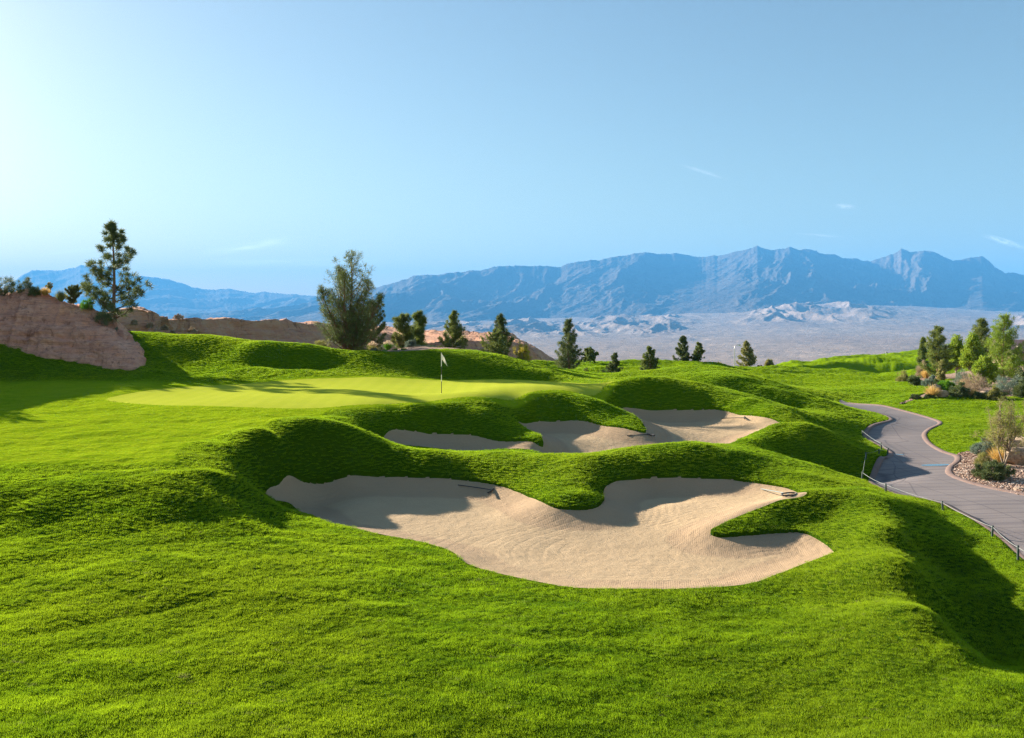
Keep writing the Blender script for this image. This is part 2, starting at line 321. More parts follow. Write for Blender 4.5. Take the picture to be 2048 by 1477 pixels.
def M_blade(name='grass_blade', c1=(.060, .150, .0050), c2=(.285, .425, .0110), tr=.5):
    m, t = mat(name); co = t.n('ShaderNodeNewGeometry').outputs['Position']
    n = t.noise(t.map(co, (.8, 2.2, 1), (0, 0, .6)), .8, 5, .68); n2 = t.noise(co, 17, 2, .6); big = t.noise(co, .16, 3, .55); dry = t.ramp(t.noise(t.map(co, (.9, 2.8, 1), (0, 0, .5)), 2.4, 5, .72), [(.61, 0), (.70, .75)])
    c = t.mix(t.ramp(n, [(.36, 0), (.62, 1)]), c1, c2); c = t.mix(t.ramp(n2, [(.35, 0), (.75, .55)]), c, tuple(min(1, k * 1.5) for k in c2)); c = t.mix(t.ramp(big, [(.42, 0), (.62, .55)]), c, (.310, .400, .014)); c = t.mix(dry, c, (.23, .20, .10))
    d = t.pbr(c, .5, None, .12); tl = t.n('ShaderNodeBsdfTranslucent'); t.set(tl.inputs[0], c)
    t.surf(t.addsh(tr, d, tl.outputs[0])); return m
def M_green():
    m, t = mat('putting_turf'); co = t.co()
    w = t.ramp(t.wave(co, .33, .35, 1, .4, dirn='X'), [(.35, 0), (.65, 1)])
    c = t.mix(t.noise(t.map(co, (1, 1.8, 1)), .5, 4, .6), (.335, .385, .032), (.43, .455, .052))
    c = t.mix(t.math('MULTIPLY', w, .22), c, (.30, .36, .030))
    t.surf(t.pbr(c, .8, t.bump(t.noise(co, 60, 3, .7), .35, .01), 0.0)); return m
def M_sand():
    m, t = mat('bunker_sand'); co = t.co()
    c = t.mix(t.noise(co, 1.2, 5, .6), (.415, .295, .180), (.53, .39, .243)); c = t.mix(t.ramp(t.noise(co, 55, 2, .8), [(.42, 0), (.7, .8)]), c, (.32, .225, .135))
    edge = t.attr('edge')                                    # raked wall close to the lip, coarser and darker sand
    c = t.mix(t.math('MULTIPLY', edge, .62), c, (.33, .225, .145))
    w1 = t.wave(t.map(co, (.42, 1, 1), (0, 0, .25), (.8, -22.5, 0)), 1.7, 1.2, 2, .6, 'RINGS', 'Z')
    w2 = t.wave(t.map(co, (1, .7, 1), (0, 0, -.5)), 2.6, 1.0, 2, .8)
    dst = t.attr('dist'); cw = t.math('SINE', t.math('ADD', t.math('MULTIPLY', dst, 26.0), t.math('MULTIPLY', t.noise(co, .9, 3, .5), 9.0)))
    rad = t.wave(t.map(co, (1, .35, 1), (0, 0, .5)), 6.5, 2.2, 2, .8)
    w1 = t.ramp(w1, [(0, 0), (.3, 1)]); h = t.math('ADD', t.math('MULTIPLY', w1, .45), t.math('MULTIPLY', cw, .20))
    msk = t.ramp(t.noise(co, .28, 2, .5), [(.44, 0), (.54, 1)])
    h = t.math('MULTIPLY', h, msk)
    h = t.math('ADD', h, t.math('MULTIPLY', t.math('MULTIPLY', rad, edge), .22))
    b = t.bump(h, .6, .016); b = t.bump(t.noise(co, 30, 4, .75), .7, .02, b); b = t.bump(t.noise(co, 3.5, 3, .6), .5, .05, b)
    t.surf(t.pbr(c, .95, b, .1)); return m
def M_path():
    m, t = mat('cart_path_concrete'); co = t.co()
    c = t.mix(t.noise(t.map(co, (.5, 1.4, 1)), .8, 5, .65), (.150, .128, .130), (.250, .210, .200))
    ln = t.ramp(t.wave(t.map(co, (.03, 1, 1)), .55, .8, 3, .9, dirn='Y'), [(0.0, 1), (.10, 0)])
    ln2 = t.ramp(t.noise(t.map(co, (.12, 4.0, 1)), 1.1, 3, .6), [(.50, 0), (.66, .75)])
    c = t.mix(t.math('MULTIPLY', ln, .55), c, (.10, .085, .095)); c = t.mix(ln2, c, (.135, .115, .125))
    cr = t.ramp(t.vor(t.map(t.mix(.10, co, t.n('ShaderNodeTexNoise').outputs['Color'], 'ADD'), (.5, .16, .16)), .9, 'DISTANCE_TO_EDGE'), [(0, 1), (.012, 0)])
    c = t.mix(t.math('MULTIPLY', cr, .7), c, (.07, .06, .07))
    c = t.mix(t.ramp(t.noise(co, 26, 3, .7), [(.5, 0), (.8, .35)]), c, (.34, .30, .28))
    b = t.bump(t.math('SUBTRACT', t.noise(co, 45, 3, .7), ln), .4, .012)
    t.surf(t.pbr(c, .8, b, .25)); return m
def M_kerb():
    m, t = mat('stamped_kerb'); co = t.co()
    c = t.mix(t.noise(co, 2.2, 5, .7), (.165, .112, .100), (.245, .170, .146))
    j = t.ramp(t.vor(co, 1.6, 'DISTANCE_TO_EDGE'), [(0, 1), (.035, 0)])
    c = t.mix(t.math('MULTIPLY', j, .5), c, (.12, .08, .07)); t.surf(t.pbr(c, .85, t.bump(t.noise(co, 30, 3, .7), .5, .015), .2)); return m
def M_gravel(name='gravel', a=(.22, .135, .10), b=(.40, .27, .205)):
    m, t = mat(name); co = t.co()
    c = t.mix(t.vor(co, 9, 'F1', 'Color'), a, b) if False else t.mix(t.noise(co, 11, 4, .8), a, b)
    c = t.mix(t.ramp(t.noise(co, .7, 3, .6), [(.4, 0), (.7, .5)]), c, (.30, .22, .155))
    h = t.vor(co, 14); t.surf(t.pbr(c, .9, t.bump(h, .9, .06), .15)); return m
def M_rock(name, a, b, c3, scale=1.0, strata=True):
    m, t = mat(name); co = t.co()
    w = t.map(co, (1, 1, 4.2), (0, .05, 0))
    n = t.noise(w, .45 * scale, 7, .68, .3); c = t.mix(t.ramp(n, [(.32, 0), (.66, 1)]), a, b)
    n2 = t.noise(co, 2.0 * scale, 6, .75); c = t.mix(t.ramp(n2, [(.42, 0), (.68, .8)]), c, c3)
    ck = t.ramp(t.noise(t.map(co, (3.5, 3.5, .5)), .6 * scale, 5, .7), [(.36, 1), (.42, 0)])
    led = t.ramp(t.noise(t.map(co, (.22, .22, 3.4)), .8 * scale, 5, .6, .4), [(.485, 0), (.50, 1), (.515, 0)])
    c = t.mix(t.math('MULTIPLY', led, .5), c, tuple(k * .25 for k in a))
    c = t.mix(t.math('MULTIPLY', ck, .6), c, tuple(k * .35 for k in a))
    bh = t.bump(t.noise(w, 1.2 * scale, 6, .65), .6, .30 / scale); bh = t.bump(t.noise(co, 9 * scale, 4, .65), .5, .04 / scale, bh)
    t.surf(t.pbr(c, .95, bh, .1)); return m
def M_plain(name, a, b, c3, sc1=.0012, sc2=.02, bd=6):
    m, t = mat(name); co = t.co()
    n = t.noise(t.map(co, (1, .6, 1)), sc1, 8, .65); c = t.mix(t.ramp(n, [(.35, 0), (.65, 1)]), a, b)
    n2 = t.noise(co, sc2, 5, .8); c = t.mix(t.ramp(n2, [(.45, 0), (.62, .7)]), c, c3)
    bb = t.bump(t.noise(co, sc1 * 6, 8, .7), 1, bd * 4); bb = t.bump(t.noise(co, sc2, 4, .7), .8, bd * .4, bb)
    t.surf(t.pbr(c, .95, bb, .1)); return m
def M_leaf(name, c1, c2, tr=.25, sc_=2.2):
    m, t = mat(name); co = t.co()
    c = t.mix(t.ramp(t.noise(co, sc_, 3, .6), [(.35, 0), (.65, 1)]), c1, c2)
    d = t.pbr(c, .6, None, .2); tl = t.n('ShaderNodeBsdfTranslucent'); t.set(tl.inputs[0], c)
    t.surf(t.addsh(tr, d, tl.outputs[0])); return m
def M_bark(name='pine_bark', a=(.13, .075, .05), b=(.26, .15, .10)):
    m, t = mat(name); co = t.co()
    n = t.noise(t.map(co, (6, 6, 1.2)), 1.6, 5, .7); t.surf(t.pbr(t.mix(n, a, b), .9, t.bump(n, .9, .05), .1)); return m
def M_plain_pbr(name, col, rough=.5, spec=.4, metal=0, var=.12):
    m, t = mat(name); co = t.co()
    c = t.mix(t.noise(co, 6, 4, .6), tuple(k * (1 - var) for k in col), tuple(min(1, k * (1 + var)) for k in col))
    t.surf(t.pbr(c, rough, t.bump(t.noise(co, 50, 2, .6), .15, .004), spec, metal)); return m

MAT = dict(turf=M_ground(), blade=M_blade(), green=M_green(), sand=M_sand(), path=M_path(), kerb=M_kerb(), gravel=M_gravel(),
  rock=M_rock('red_rock', (.60, .275, .180), (.72, .405, .285), (.46, .225, .17), 1.0),
  bluff=M_rock('bluff_rock', (.42, .185, .118), (.52, .265, .165), (.52, .34, .22), .3),
  boulder=M_rock('boulder_rock', (.36, .255, .18), (.52, .40, .295), (.30, .20, .14), 2.5),
  plain=M_plain('desert_floor', (.270, .200, .165), (.365, .280, .225), (.17, .14, .12), .0012, .012),
  mount=M_plain('mountain_rock', (.085, .068, .060), (.155, .118, .095), (.065, .054, .047), .0012, .006, 8),
  bark=M_bark(), greybark=M_bark('pale_bark', (.20, .15, .11), (.38, .30, .23)),
  pine=M_leaf('pine_needles', (.120, .160, .036), (.250, .290, .065), .35), pined=M_leaf('dark_needles', (.085, .115, .040), (.180, .215, .065), .3),
  pinel=M_leaf('light_needles', (.17, .26, .025), (.30, .39, .045), .4), cotton=M_leaf('cottonwood_leaves', (.19, .30, .020), (.36, .44, .040), .45),
  gold=M_leaf('yellow_leaves', (.40, .34, .030), (.55, .45, .05), .4), olive=M_leaf('olive_leaves', (.20, .21, .060), (.37, .34, .11), .4),
  sage=M_leaf('sage_leaves', (.15, .20, .15), (.26, .32, .25), .2), bush=M_leaf('bush_leaves', (.095, .130, .048), (.180, .215, .080), .2),
  bright=M_leaf('bright_leaves', (.08, .22, .015), (.18, .36, .03), .35), straw=M_leaf('straw_blades', (.52, .33, .085), (.72, .52, .20), .45),
  plume=M_leaf('plume_seedheads', (.65, .50, .36), (.80, .66, .50), .45), dry=M_leaf('dry_twigs', (.33, .24, .16), (.46, .36, .24), .2),
  white=M_plain_pbr('white_paint', (.80, .79, .76), .5), black=M_plain_pbr('black_paint', (.02, .02, .022), .45), cloth=M_leaf('flag_cloth', (.80, .78, .74), (.84, .82, .78), .35),
  darkcloth=M_plain_pbr('dark_flag_cloth', (.03, .02, .025), .8), post=M_plain_pbr('green_post', (.035, .060, .050), .6), rope=M_plain_pbr('rope_fibre', (.34, .36, .34), .8),
  rake=M_plain_pbr('rake_plastic', (.020, .022, .030), .45), grip=M_plain_pbr('pale_rake_shaft', (.20, .24, .24), .5),
  stucco=M_plain_pbr('stucco', (.42, .30, .21), .9), pale=M_plain_pbr('pale_trim', (.62, .52, .40), .8), tile=M_plain_pbr('roof_tile', (.13, .085, .085), .8), glass=M_plain_pbr('window_glass', (.05, .06, .08), .1, .6), steel=M_plain_pbr('galvanised_steel', (.45, .45, .44), .4, .5, .6), hole=M_plain_pbr('drain_iron', (.05, .05, .055), .6))

# ------------------------------------------------------------------ ground sheet of the golf course
s_in = np.arange(-0.70, 0.7001, 0.00130)
s_l = -0.70 - np.cumsum(np.geomspace(.0016, .05, 34))[::-1]; s_r = 0.70 + np.cumsum(np.geomspace(.0016, .05, 34))
S = np.concatenate([s_l, s_in, s_r])
D = np.concatenate([np.linspace(-60, 4, 26), 4 + np.cumsum(np.geomspace(.5, .06, 22))])
d0 = D[-1]; D = np.concatenate([D, np.exp(np.arange(math.log(d0) + .0036, math.log(66), .0036))])
d0 = D[-1]; D = np.concatenate([D, np.exp(np.arange(math.log(d0) + .008, math.log(440), .008)), [440]])
SS, DD = np.meshgrid(S, D)
X = SS * (np.maximum(DD, 0) + 6 * np.exp(-np.maximum(DD, 0) / 6) + 0.0); Y = DD.copy()
X = np.where(DD < 0, SS * (6 + np.abs(DD) * 0.8), X)
sd = {}
cell = 0.0020 * np.maximum(Y, 10)
for k, P in POLYS.items():
    s_, gx, gy = sdf(P, X, Y, 3.2 if k in ("near", "up") else 1.5)
    mv = (np.abs(s_) < cell * .8) & (Y < 70)
    X = np.where(mv, X - gx * s_, X); Y = np.where(mv, Y - gy * s_, Y); s_ = np.where(mv, 0, s_); sd[k] = s_
Z = T(X, Y)
lump = fbm(X * 1.1, Y * 1.1, 3, 4) * .045 + fbm(X * 3.1, Y * 3.1, 13, 2) * .014 + fbm((X * .82 + Y * .57) * .45, (-X * .57 + Y * .82) * 2.1, 27, 3) * .030 + fbm(X * .28, Y * .28 * 1.4, 9, 3) * .10 + fbm(X * .9 + Y * .3, Y * 2.6 - X * .5, 21, 3) * .022
lump = lump + (fbm(X / 13, Y / 8, 33, 3) * .50 + fbm(X / 5 + Y / 9, Y / 4, 35, 3) * .12) * sstep(64, 84, Y)
edge_mask = np.ones_like(Z)
for k in ('green', 'path'): edge_mask *= sstep(-.2, 1.3, sd[k])
for k in ('near', 'up'): edge_mask *= .35 + .65 * sstep(-.1, 1.2, np.abs(sd[k]))
fw = sstep(60, 90, Y)
Zs = Z + lump * edge_mask * (1 + 1.5 * sstep(70, 130, Y))
# mowing mask: green fringe, approach left, distant fairway are cut short
sgf, _, _ = sdf(GREEN, X, Y, 4.0)
U = UC + F * X / np.maximum(Y, 1)
V = VH - (Z - CZ) / np.maximum(Y, 1) * F
mow = .7 * sstep(.9, .4, sgf)
appr = sstep(24.0, 25.5, Y) * sstep(-5.5, -8.5, X - (Y - 30) * .35) * sstep(52, 46, Y)
farf = sstep(66, 80, Y) * sstep(9, 14, X) * .38 + sstep(18, 20, X) * .3 * sstep(66, 60, Y) * sstep(30, 36, Y)
mow = np.clip(np.maximum(np.maximum(mow, appr * .85 * sstep(2.3, 3.1, sd['near']) * sstep(2.3, 3.1, sd['up'])), farf), 0, 1)
nr, nc = Z.shape
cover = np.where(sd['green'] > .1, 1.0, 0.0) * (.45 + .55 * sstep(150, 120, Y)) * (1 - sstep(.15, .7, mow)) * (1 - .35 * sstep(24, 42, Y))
idx = np.arange(nr * nc).reshape(nr, nc)
quads = np.stack([idx[:-1, :-1], idx[:-1, 1:], idx[1:, 1:], idx[1:, :-1]], -1).reshape(-1, 4)
Zg = Zs.copy()
drop = np.zeros_like(Z, bool)
for k, dz in (('near', .35), ('up', .35), ('path', .22), ('green', .10), ('bed1', .15), ('bed2', .15), ('bed3', .15)):
    ins = sd[k] < -1e-6; Zg = np.where(ins, Zs - dz, Zg)
Vg = np.stack([X, Y, Zg], -1).reshape(-1, 3)
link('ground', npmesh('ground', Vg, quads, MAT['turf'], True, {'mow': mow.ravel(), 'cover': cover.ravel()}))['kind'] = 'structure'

def sheet(name, k, offs, material, attrs=None, extra=None, kind='structure', grow=1.2):
    s_ = sd[k] if isinstance(k, str) else k
    cellg = cell * grow
    inside = (s_ <= cellg)
    f = quads[inside.ravel()[quads].all(1) & (s_.ravel()[quads].min(1) <= 1e-6)]
    used = np.unique(f); remap = np.full(nr * nc, -1); remap[used] = np.arange(len(used))
    zz = (offs if isinstance(offs, np.ndarray) else Zs + offs).ravel()[used]
    v = np.stack([X.ravel()[used], Y.ravel()[used], zz], 1)
    at = {a: b.ravel()[used] for a, b in (attrs or {}).items()}
    o = link(name, npmesh(name, v, remap[f], material, True, at)); o['kind'] = kind
    return o
def sand_z(k):
    s_ = sd[k]; inn = np.clip(-s_, 0, 1.5)
    return Z - .085 - .10 * sstep(0, 1.2, inn) + fbm(X * 3, Y * 3, 5, 3) * .010 + fbm(X * .7, Y * .7, 8, 2) * .02
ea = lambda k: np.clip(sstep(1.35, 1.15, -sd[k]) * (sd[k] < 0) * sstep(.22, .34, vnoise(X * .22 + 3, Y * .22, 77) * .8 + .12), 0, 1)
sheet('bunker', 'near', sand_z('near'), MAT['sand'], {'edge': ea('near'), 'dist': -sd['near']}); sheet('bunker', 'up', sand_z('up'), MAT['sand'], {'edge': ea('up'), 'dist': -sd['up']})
sheet('putting_green', 'green', Z + .004, MAT['green'])
sheet('cart_path', 'path', Z - .02, MAT['path'])
for k in ('bed1', 'bed2', 'bed3'): sheet('gravel_bed', k, Z - .03 + fbm(X * 2, Y * 2, 4, 3) * .03, MAT['gravel'])
def TG(x, y):   # height of the visible surface at one spot
    x = float(x); y = float(y); return float(T(np.array([x]), np.array([y]))[0])

# kerbs along both sides of the path
def kerb(line, side, raised=False):
    P = line; a = np.gradient(P, axis=0); a /= np.linalg.norm(a, axis=1)[:, None]; n = np.stack([-a[:, 1], a[:, 0]], 1) * side
    prof = [(-.02, -.20), (-.02, .015), (.03, .035), (.12, .03), (.24, -.008), (.27, -.05)] if raised else [(.0, -.20), (.0, -.03), (.03, -.012), (.12, -.010), (.26, -.016), (.28, -.05)]
    V_ = []
    z0 = T(P[:, 0], P[:, 1])
    for o_, h in prof:
        q = P + n * o_; V_.append(np.stack([q[:, 0], q[:, 1], z0 + h], 1))
    V_ = np.stack(V_, 1); r, c = V_.shape[:2]; ii = np.arange(r * c).reshape(r, c)
    q = np.stack([ii[:-1, :-1], ii[1:, :-1], ii[1:, 1:], ii[:-1, 1:]], -1).reshape(-1, 4)
    return V_.reshape(-1, 3), q
def openspline(P, n=14):
    out = []
    for i in range(1, len(P) - 2):
        p0, p1, p2, p3 = P[i-1], P[i], P[i+1], P[i+2]
        for j in range(n):
            t = j / n; out.append(0.5 * ((2 * p1) + (-p0 + p2) * t + (2 * p0 - 5 * p1 + 4 * p2 - p3) * t * t + (-p0 + 3 * p1 - 3 * p2 + p3) * t ** 3))
    return np.array(out)
kl, kq = kerb(openspline(PATHL[1:]), -1); kr, kq2 = kerb(openspline(PATHR), -1, True)
link('kerb', npmesh('kerb', kl, kq, MAT['kerb']))['kind'] = 'structure'; link('kerb', npmesh('kerb', kr, kq2, MAT['kerb']))['kind'] = 'structure'

# ------------------------------------------------------------------ grass blades (rough) : many tufts
def tuft_mesh(name, nb, h, spread, w, seed):
    r = np.random.default_rng(seed); a = r.uniform(0, 2 * math.pi, nb); rad = spread * np.sqrt(r.uniform(0, 1, nb)); th = r.uniform(0, 2 * math.pi, nb)
    hh = h * r.uniform(.55, 1.15, nb); lean = h * r.uniform(.05, .6, nb); la = r.uniform(0, 2 * math.pi, nb)
    bx, by = rad * np.cos(th), rad * np.sin(th); wx, wy = np.cos(a) * w / 2, np.sin(a) * w / 2
    v = np.stack([np.stack([bx - wx, by - wy, np.full(nb, -.01)], 1), np.stack([bx + wx, by + wy, np.full(nb, -.01)], 1), np.stack([bx + lean * np.cos(la), by + lean * np.sin(la), hh], 1)], 1).reshape(-1, 3)
    f = np.arange(nb * 3).reshape(-1, 3); return npmesh(name, v, f, MAT['blade'], False)
tufts = [tuft_mesh('tuft', 80, .029, .12, .0065, 11), tuft_mesh('tuft', 80, .036, .13, .0070, 12)]
tc = bpy.data.collections.new('tuft_shapes')
for i, me in enumerate(tufts): tc.objects.link(bpy.data.objects.new('tuft_shape', me))
def bilin(A, x, y):       # sample the ground grid at a plan position
    di = np.searchsorted(D, y) ; di = np.clip(di, 1, nr - 1); fd = (y - D[di-1]) / (D[di] - D[di-1])
    s = x / (np.maximum(y, 0) + 6 * np.exp(-np.maximum(y, 0) / 6)); si = np.clip(np.searchsorted(S, s), 1, nc - 1); fs = (s - S[si-1]) / (S[si] - S[si-1])
    return (A[di-1, si-1] * (1 - fs) + A[di-1, si] * fs) * (1 - fd) + (A[di, si-1] * (1 - fs) + A[di, si] * fs) * fd
gx_, gy_, gs_ = [], [], []
for (da, db, sp, scl) in ((9.5, 17, .085, .85), (17, 27, .108, .9), (27, 40, .130, 1.0), (40, 62, .19, 1.25), (62, 90, .32, 1.7), (90, 135, .55, 2.3)):
    xs = np.arange(-.72 * db, .72 * db, sp); ys = np.arange(da, db, sp); gx, gy = np.meshgrid(xs, ys)
    gx = gx.ravel() + rng.uniform(-.5, .5, gx.size) * sp; gy = gy.ravel() + rng.uniform(-.5, .5, gy.size) * sp
    ok = np.abs(gx) < .70 * gy
    gx_.append(gx[ok]); gy_.append(gy[ok]); gs_.append(np.full(ok.sum(), scl))
gx = np.concatenate(gx_); gy = np.concatenate(gy_); gs = np.concatenate(gs_)
ok = np.ones(len(gx), bool)
for k in POLYS:
    sv = bilin(sd[k], gx, gy); ok &= sv > (.03 if k in ('near', 'up') else .08)
mw = bilin(mow, gx, gy); ok &= (rng.uniform(0, 1, len(gx)) > sstep(.15, .7, mw) * .93)
gx, gy, gs, mw = gx[ok], gy[ok], gs[ok], mw[ok]
gz = bilin(Zs, gx, gy)
gs = gs * (1 - .45 * mw) * (.75 + .5 * vnoise(gx * 1.3, gy * 1.3, 55))
print('TUFTS', len(gx))
me = bpy.data.meshes.new('grass'); me.vertices.add(len(gx)); me.vertices.foreach_set('co', np.stack([gx, gy, gz], 1).astype(np.float32).ravel())
a_ = me.attributes.new('sz', 'FLOAT', 'POINT'); a_.data.foreach_set('value', gs.astype(np.float32)); me.materials.append(MAT['blade'])
go = link('grass', me); tag(go, 'short dense green rough grass covering the mounds around the bunkers', 'grass', kind='stuff')
ng = bpy.data.node_groups.new('grass_scatter', 'GeometryNodeTree')
ng.interface.new_socket('Geometry', in_out='INPUT', socket_type='NodeSocketGeometry'); ng.interface.new_socket('Geometry', in_out='OUTPUT', socket_type='NodeSocketGeometry')
gi = ng.nodes.new('NodeGroupInput'); gout = ng.nodes.new('NodeGroupOutput'); ip = ng.nodes.new('GeometryNodeInstanceOnPoints'); ci = ng.nodes.new('GeometryNodeCollectionInfo')
ci.inputs['Collection'].default_value = tc; ci.inputs['Separate Children'].default_value = True; ci.inputs['Reset Children'].default_value = True
rv = ng.nodes.new('FunctionNodeRandomValue'); rv.data_type = 'FLOAT_VECTOR'; rv.inputs[0].default_value = (-.25, -.25, 0); rv.inputs[1].default_value = (.25, .25, 6.283)
na = ng.nodes.new('GeometryNodeInputNamedAttribute'); na.data_type = 'FLOAT'; na.inputs['Name'].default_value = 'sz'
L = ng.links.new
L(gi.outputs[0], ip.inputs['Points']); L(ci.outputs[0], ip.inputs['Instance']); ip.inputs['Pick Instance'].default_value = True
L(rv.outputs[0], ip.inputs['Rotation']); L(na.outputs[0], ip.inputs['Scale']); L(ip.outputs[0], gout.inputs[0])
md = go.modifiers.new('scatter', 'NODES'); md.node_group = ng

#==PART2==
# ------------------------------------------------------------------ rock banks and bluffs : ribbons foot > brow > back
def ribbon(name, st, back, nu, nq, amp, fq, material, seed, strata=.3, bulge=.4, kind=None, belly=0.0):
    """st: list of (foot xyz, brow xyz); back: list of xyz behind the brow"""
    st = np.array(st, float); back = np.array(back, float); k = len(st); par = np.linspace(0, k - 1, nu)
    def cr(A):
        i = np.clip(par.astype(int), 0, k - 2); t = (par - i)[:, None]; g = lambda j: A[np.clip(j, 0, k - 1)]
        p0, p1, p2, p3 = g(i - 1), g(i), g(i + 1), g(i + 2)
        return 0.5 * ((2 * p1) + (-p0 + p2) * t + (2 * p0 - 5 * p1 + 4 * p2 - p3) * t * t + (-p0 + 3 * p1 - 3 * p2 + p3) * t ** 3)
    ft, tp, bk = cr(st[:, 0]), cr(st[:, 1]), cr(back)
    rows = []; nb = nq // 3
    for j in range(nq + nb):
        if j < nq:
            q = j / (nq - 1); hq = math.sin(q * math.pi / 2) ** (1 + belly); p = ft + (tp - ft) * q
            p[:, 2] = ft[:, 2] + (tp[:, 2] - ft[:, 2]) * ((1 - bulge) * q + bulge * math.sin(q * math.pi / 2))
        else:
            q = (j - nq + 1) / nb; p = tp + (bk - tp) * q
            p[:, 2] = tp[:, 2] + (bk[:, 2] - tp[:, 2]) * q * q
        rows.append(p)
    P = np.stack(rows)                                   # (rows, nu, 3)
    du = np.gradient(P, axis=1); dq = np.gradient(P, axis=0); N = np.cross(du, dq); N /= np.linalg.norm(N, axis=2)[..., None] + 1e-9
    N *= np.where((N[..., 1:2] - 0.2 * N[..., 2:3]) > 0, -1, 1)
    a = P[..., 0] * fq + P[..., 1] * fq * .3; b = P[..., 2] * fq * 1.3 + P[..., 1] * fq * .6
    dsp = fbm(a, b, seed, 6, .58) * amp + (ridged(a * 1.8, b * .4, seed + 5, 4) - .4) * amp * .55
    dsp += (vnoise(a * .3, P[..., 2] * fq * 9 + a * .4, seed + 9) - .5) * amp * strata * 1.1
    e = np.ones(P.shape[0]); e[:22] = np.linspace(.0, 1, 22); P = P + N * (dsp * e[:, None])[..., None]
    r, c = P.shape[:2]; ii = np.arange(r * c).reshape(r, c)
    q = np.stack([ii[:-1, :-1], ii[:-1, 1:], ii[1:, 1:], ii[1:, :-1]], -1).reshape(-1, 4)
    o = link(name, npmesh(name, P.reshape(-1, 3), q, material)); 
    if kind: o['kind'] = kind
    return o
ROCK = [((f[0], f[1], f[2] - .35), g) for f, g in [((-60, 22, CZ-4.4), (-66, 24, CZ+2.0)), ((-44, 33, CZ-3.8), (-50, 36, CZ+3.4)), ((-37, 43, CZ-2.8), (-42.5, 47, CZ+3.9)), (W(-80, 668, 52), W(-70, 545, 56)), (W(0, 690, 53.5), W(5, 582, 57.5)), (W(75, 708, 53.2), W(70, 583, 57.5)), (W(150, 729, 52.8), W(120, 602, 57.5)), (W(200, 740, 52.4), W(160, 610, 57.5)),
  (W(240, 748, 52), W(195, 630, 57.5)), (W(272, 752, 51.8), W(228, 652, 57.5)), (W(292, 749, 52.1), W(250, 672, 57.5)), (W(299, 738, 53), W(268, 684, 57.5)), (W(296, 722, 54.5), W(276, 694, 57.5)), (W(288, 708, 56), W(278, 700, 58))]]
RBACK = [(-75, 30, CZ-2), (-66, 44, CZ+.5), (-58, 62, CZ+1.0), W(-120, 620, 75), W(-20, 620, 75), W(50, 622, 74), W(110, 628, 72), W(160, 640, 70), W(200, 650, 68), W(232, 668, 66), W(252, 680, 64), W(266, 690, 62), W(274, 700, 60), W(280, 704, 59)]
ro = ribbon('rock_outcrop', ROCK, RBACK, 700, 150, .55, .42, MAT['rock'], 5, .35, .35)
tag(ro, 'reddish brown weathered rock bank rising above the green at the left edge', 'rock')
BL = [(150, 622, 84), (215, 621, 86), (262, 616, 88), (290, 619, 89), (322, 634, 92), (345, 639, 98), (400, 640, 106), (480, 642, 114), (560, 644, 122), (610, 648, 128), (650, 653, 132), (700, 657, 138), (760, 668, 142), (830, 682, 146), (900, 681, 150), (950, 684, 154), (985, 686, 158), (1020, 686, 162), (1050, 690, 165), (1072, 704, 167), (1095, 724, 168), (1118, 742, 168)]
ST, BK = [], []
for i, (u, v, d) in enumerate(BL):
    w = 7 + 3.5 * math.sin(i * 1.7) + (6 if 600 < u < 1060 else 0); x, y, z = W(u, v, d)
    zb = min(float(T(np.array([x]), np.array([y - w]))[0]) - 1.5, z - 5); ST.append(((x + .5, y - w, zb), (x, y, z))); BK.append((x * 1.42, y * 1.45, z + (.9 if 700 < u < 1040 else -3.5)))
ribbon('bluffs', ST, BK, 900, 90, .95, .14, MAT['bluff'], 31, .5, .1, 'structure')

# ------------------------------------------------------------------ desert plain and mountain ranges
FP = """300 700 2300;300 670 4200;300 655 7000;300 645 9500;700 715 2300;700 690 3800;700 664 7000;700 654 9000
1000 728 2300;1000 705 3500;1000 683 5500;1000 668 7500;1000 655 9300;1300 726 2600;1300 700 4000;1300 672 6500;1300 655 8500;1300 640 9700
1500 722 2800;1500 695 4000;1500 668 6200;1500 645 8300;1500 628 9800;1640 609 10600;1700 612 10500;1800 618 10400;1900 622 10400;2000 628 10400
1800 715 2800;1800 680 4500;1800 645 7500;2000 700 3500;2000 665 6000;2000 640 8400;2300 640 9800;2300 690 4000;-300 690 3000;-300 650 9000;1200 640 10600;900 645 10600;600 648 10600;1500 622 10500;-800 650 9000;-800 700 2500;2900 640 9800;2900 690 4000"""
fp = np.array([W(*map(float, q.split())) for q in FP.replace('\n', ';').split(';') if q.strip()])
FT = fit_tps(fp, 1e-3)
RC = [(200, 640), (400, 632), (560, 618), (640, 600), (690, 588), (735, 575), (770, 567), (800, 560), (830, 551), (860, 548), (890, 547), (930, 545), (965, 538), (1000, 530), (1030, 528), (1060, 527), (1090, 529), (1115, 531), (1140, 525), (1170, 520), (1200, 518), (1230, 514), (1260, 509), (1290, 507), (1320, 509), (1350, 506), (1385, 512), (1410, 513), (1440, 508), (1470, 500), (1490, 497), (1515, 489), (1530, 494), (1545, 498), (1580, 494), (1600, 499), (1620, 498), (1640, 506), (1670, 510), (1700, 516), (1722, 517), (1740, 519), (1760, 512), (1780, 508), (1803, 494), (1820, 501), (1840, 502), (1860, 502), (1880, 508), (1905, 520), (1925, 517), (1945, 513), (1965, 510), (1980, 520), (1990, 532), (2010, 542), (2030, 541), (2048, 546), (2150, 556), (2300, 566), (2600, 590), (3000, 620)]
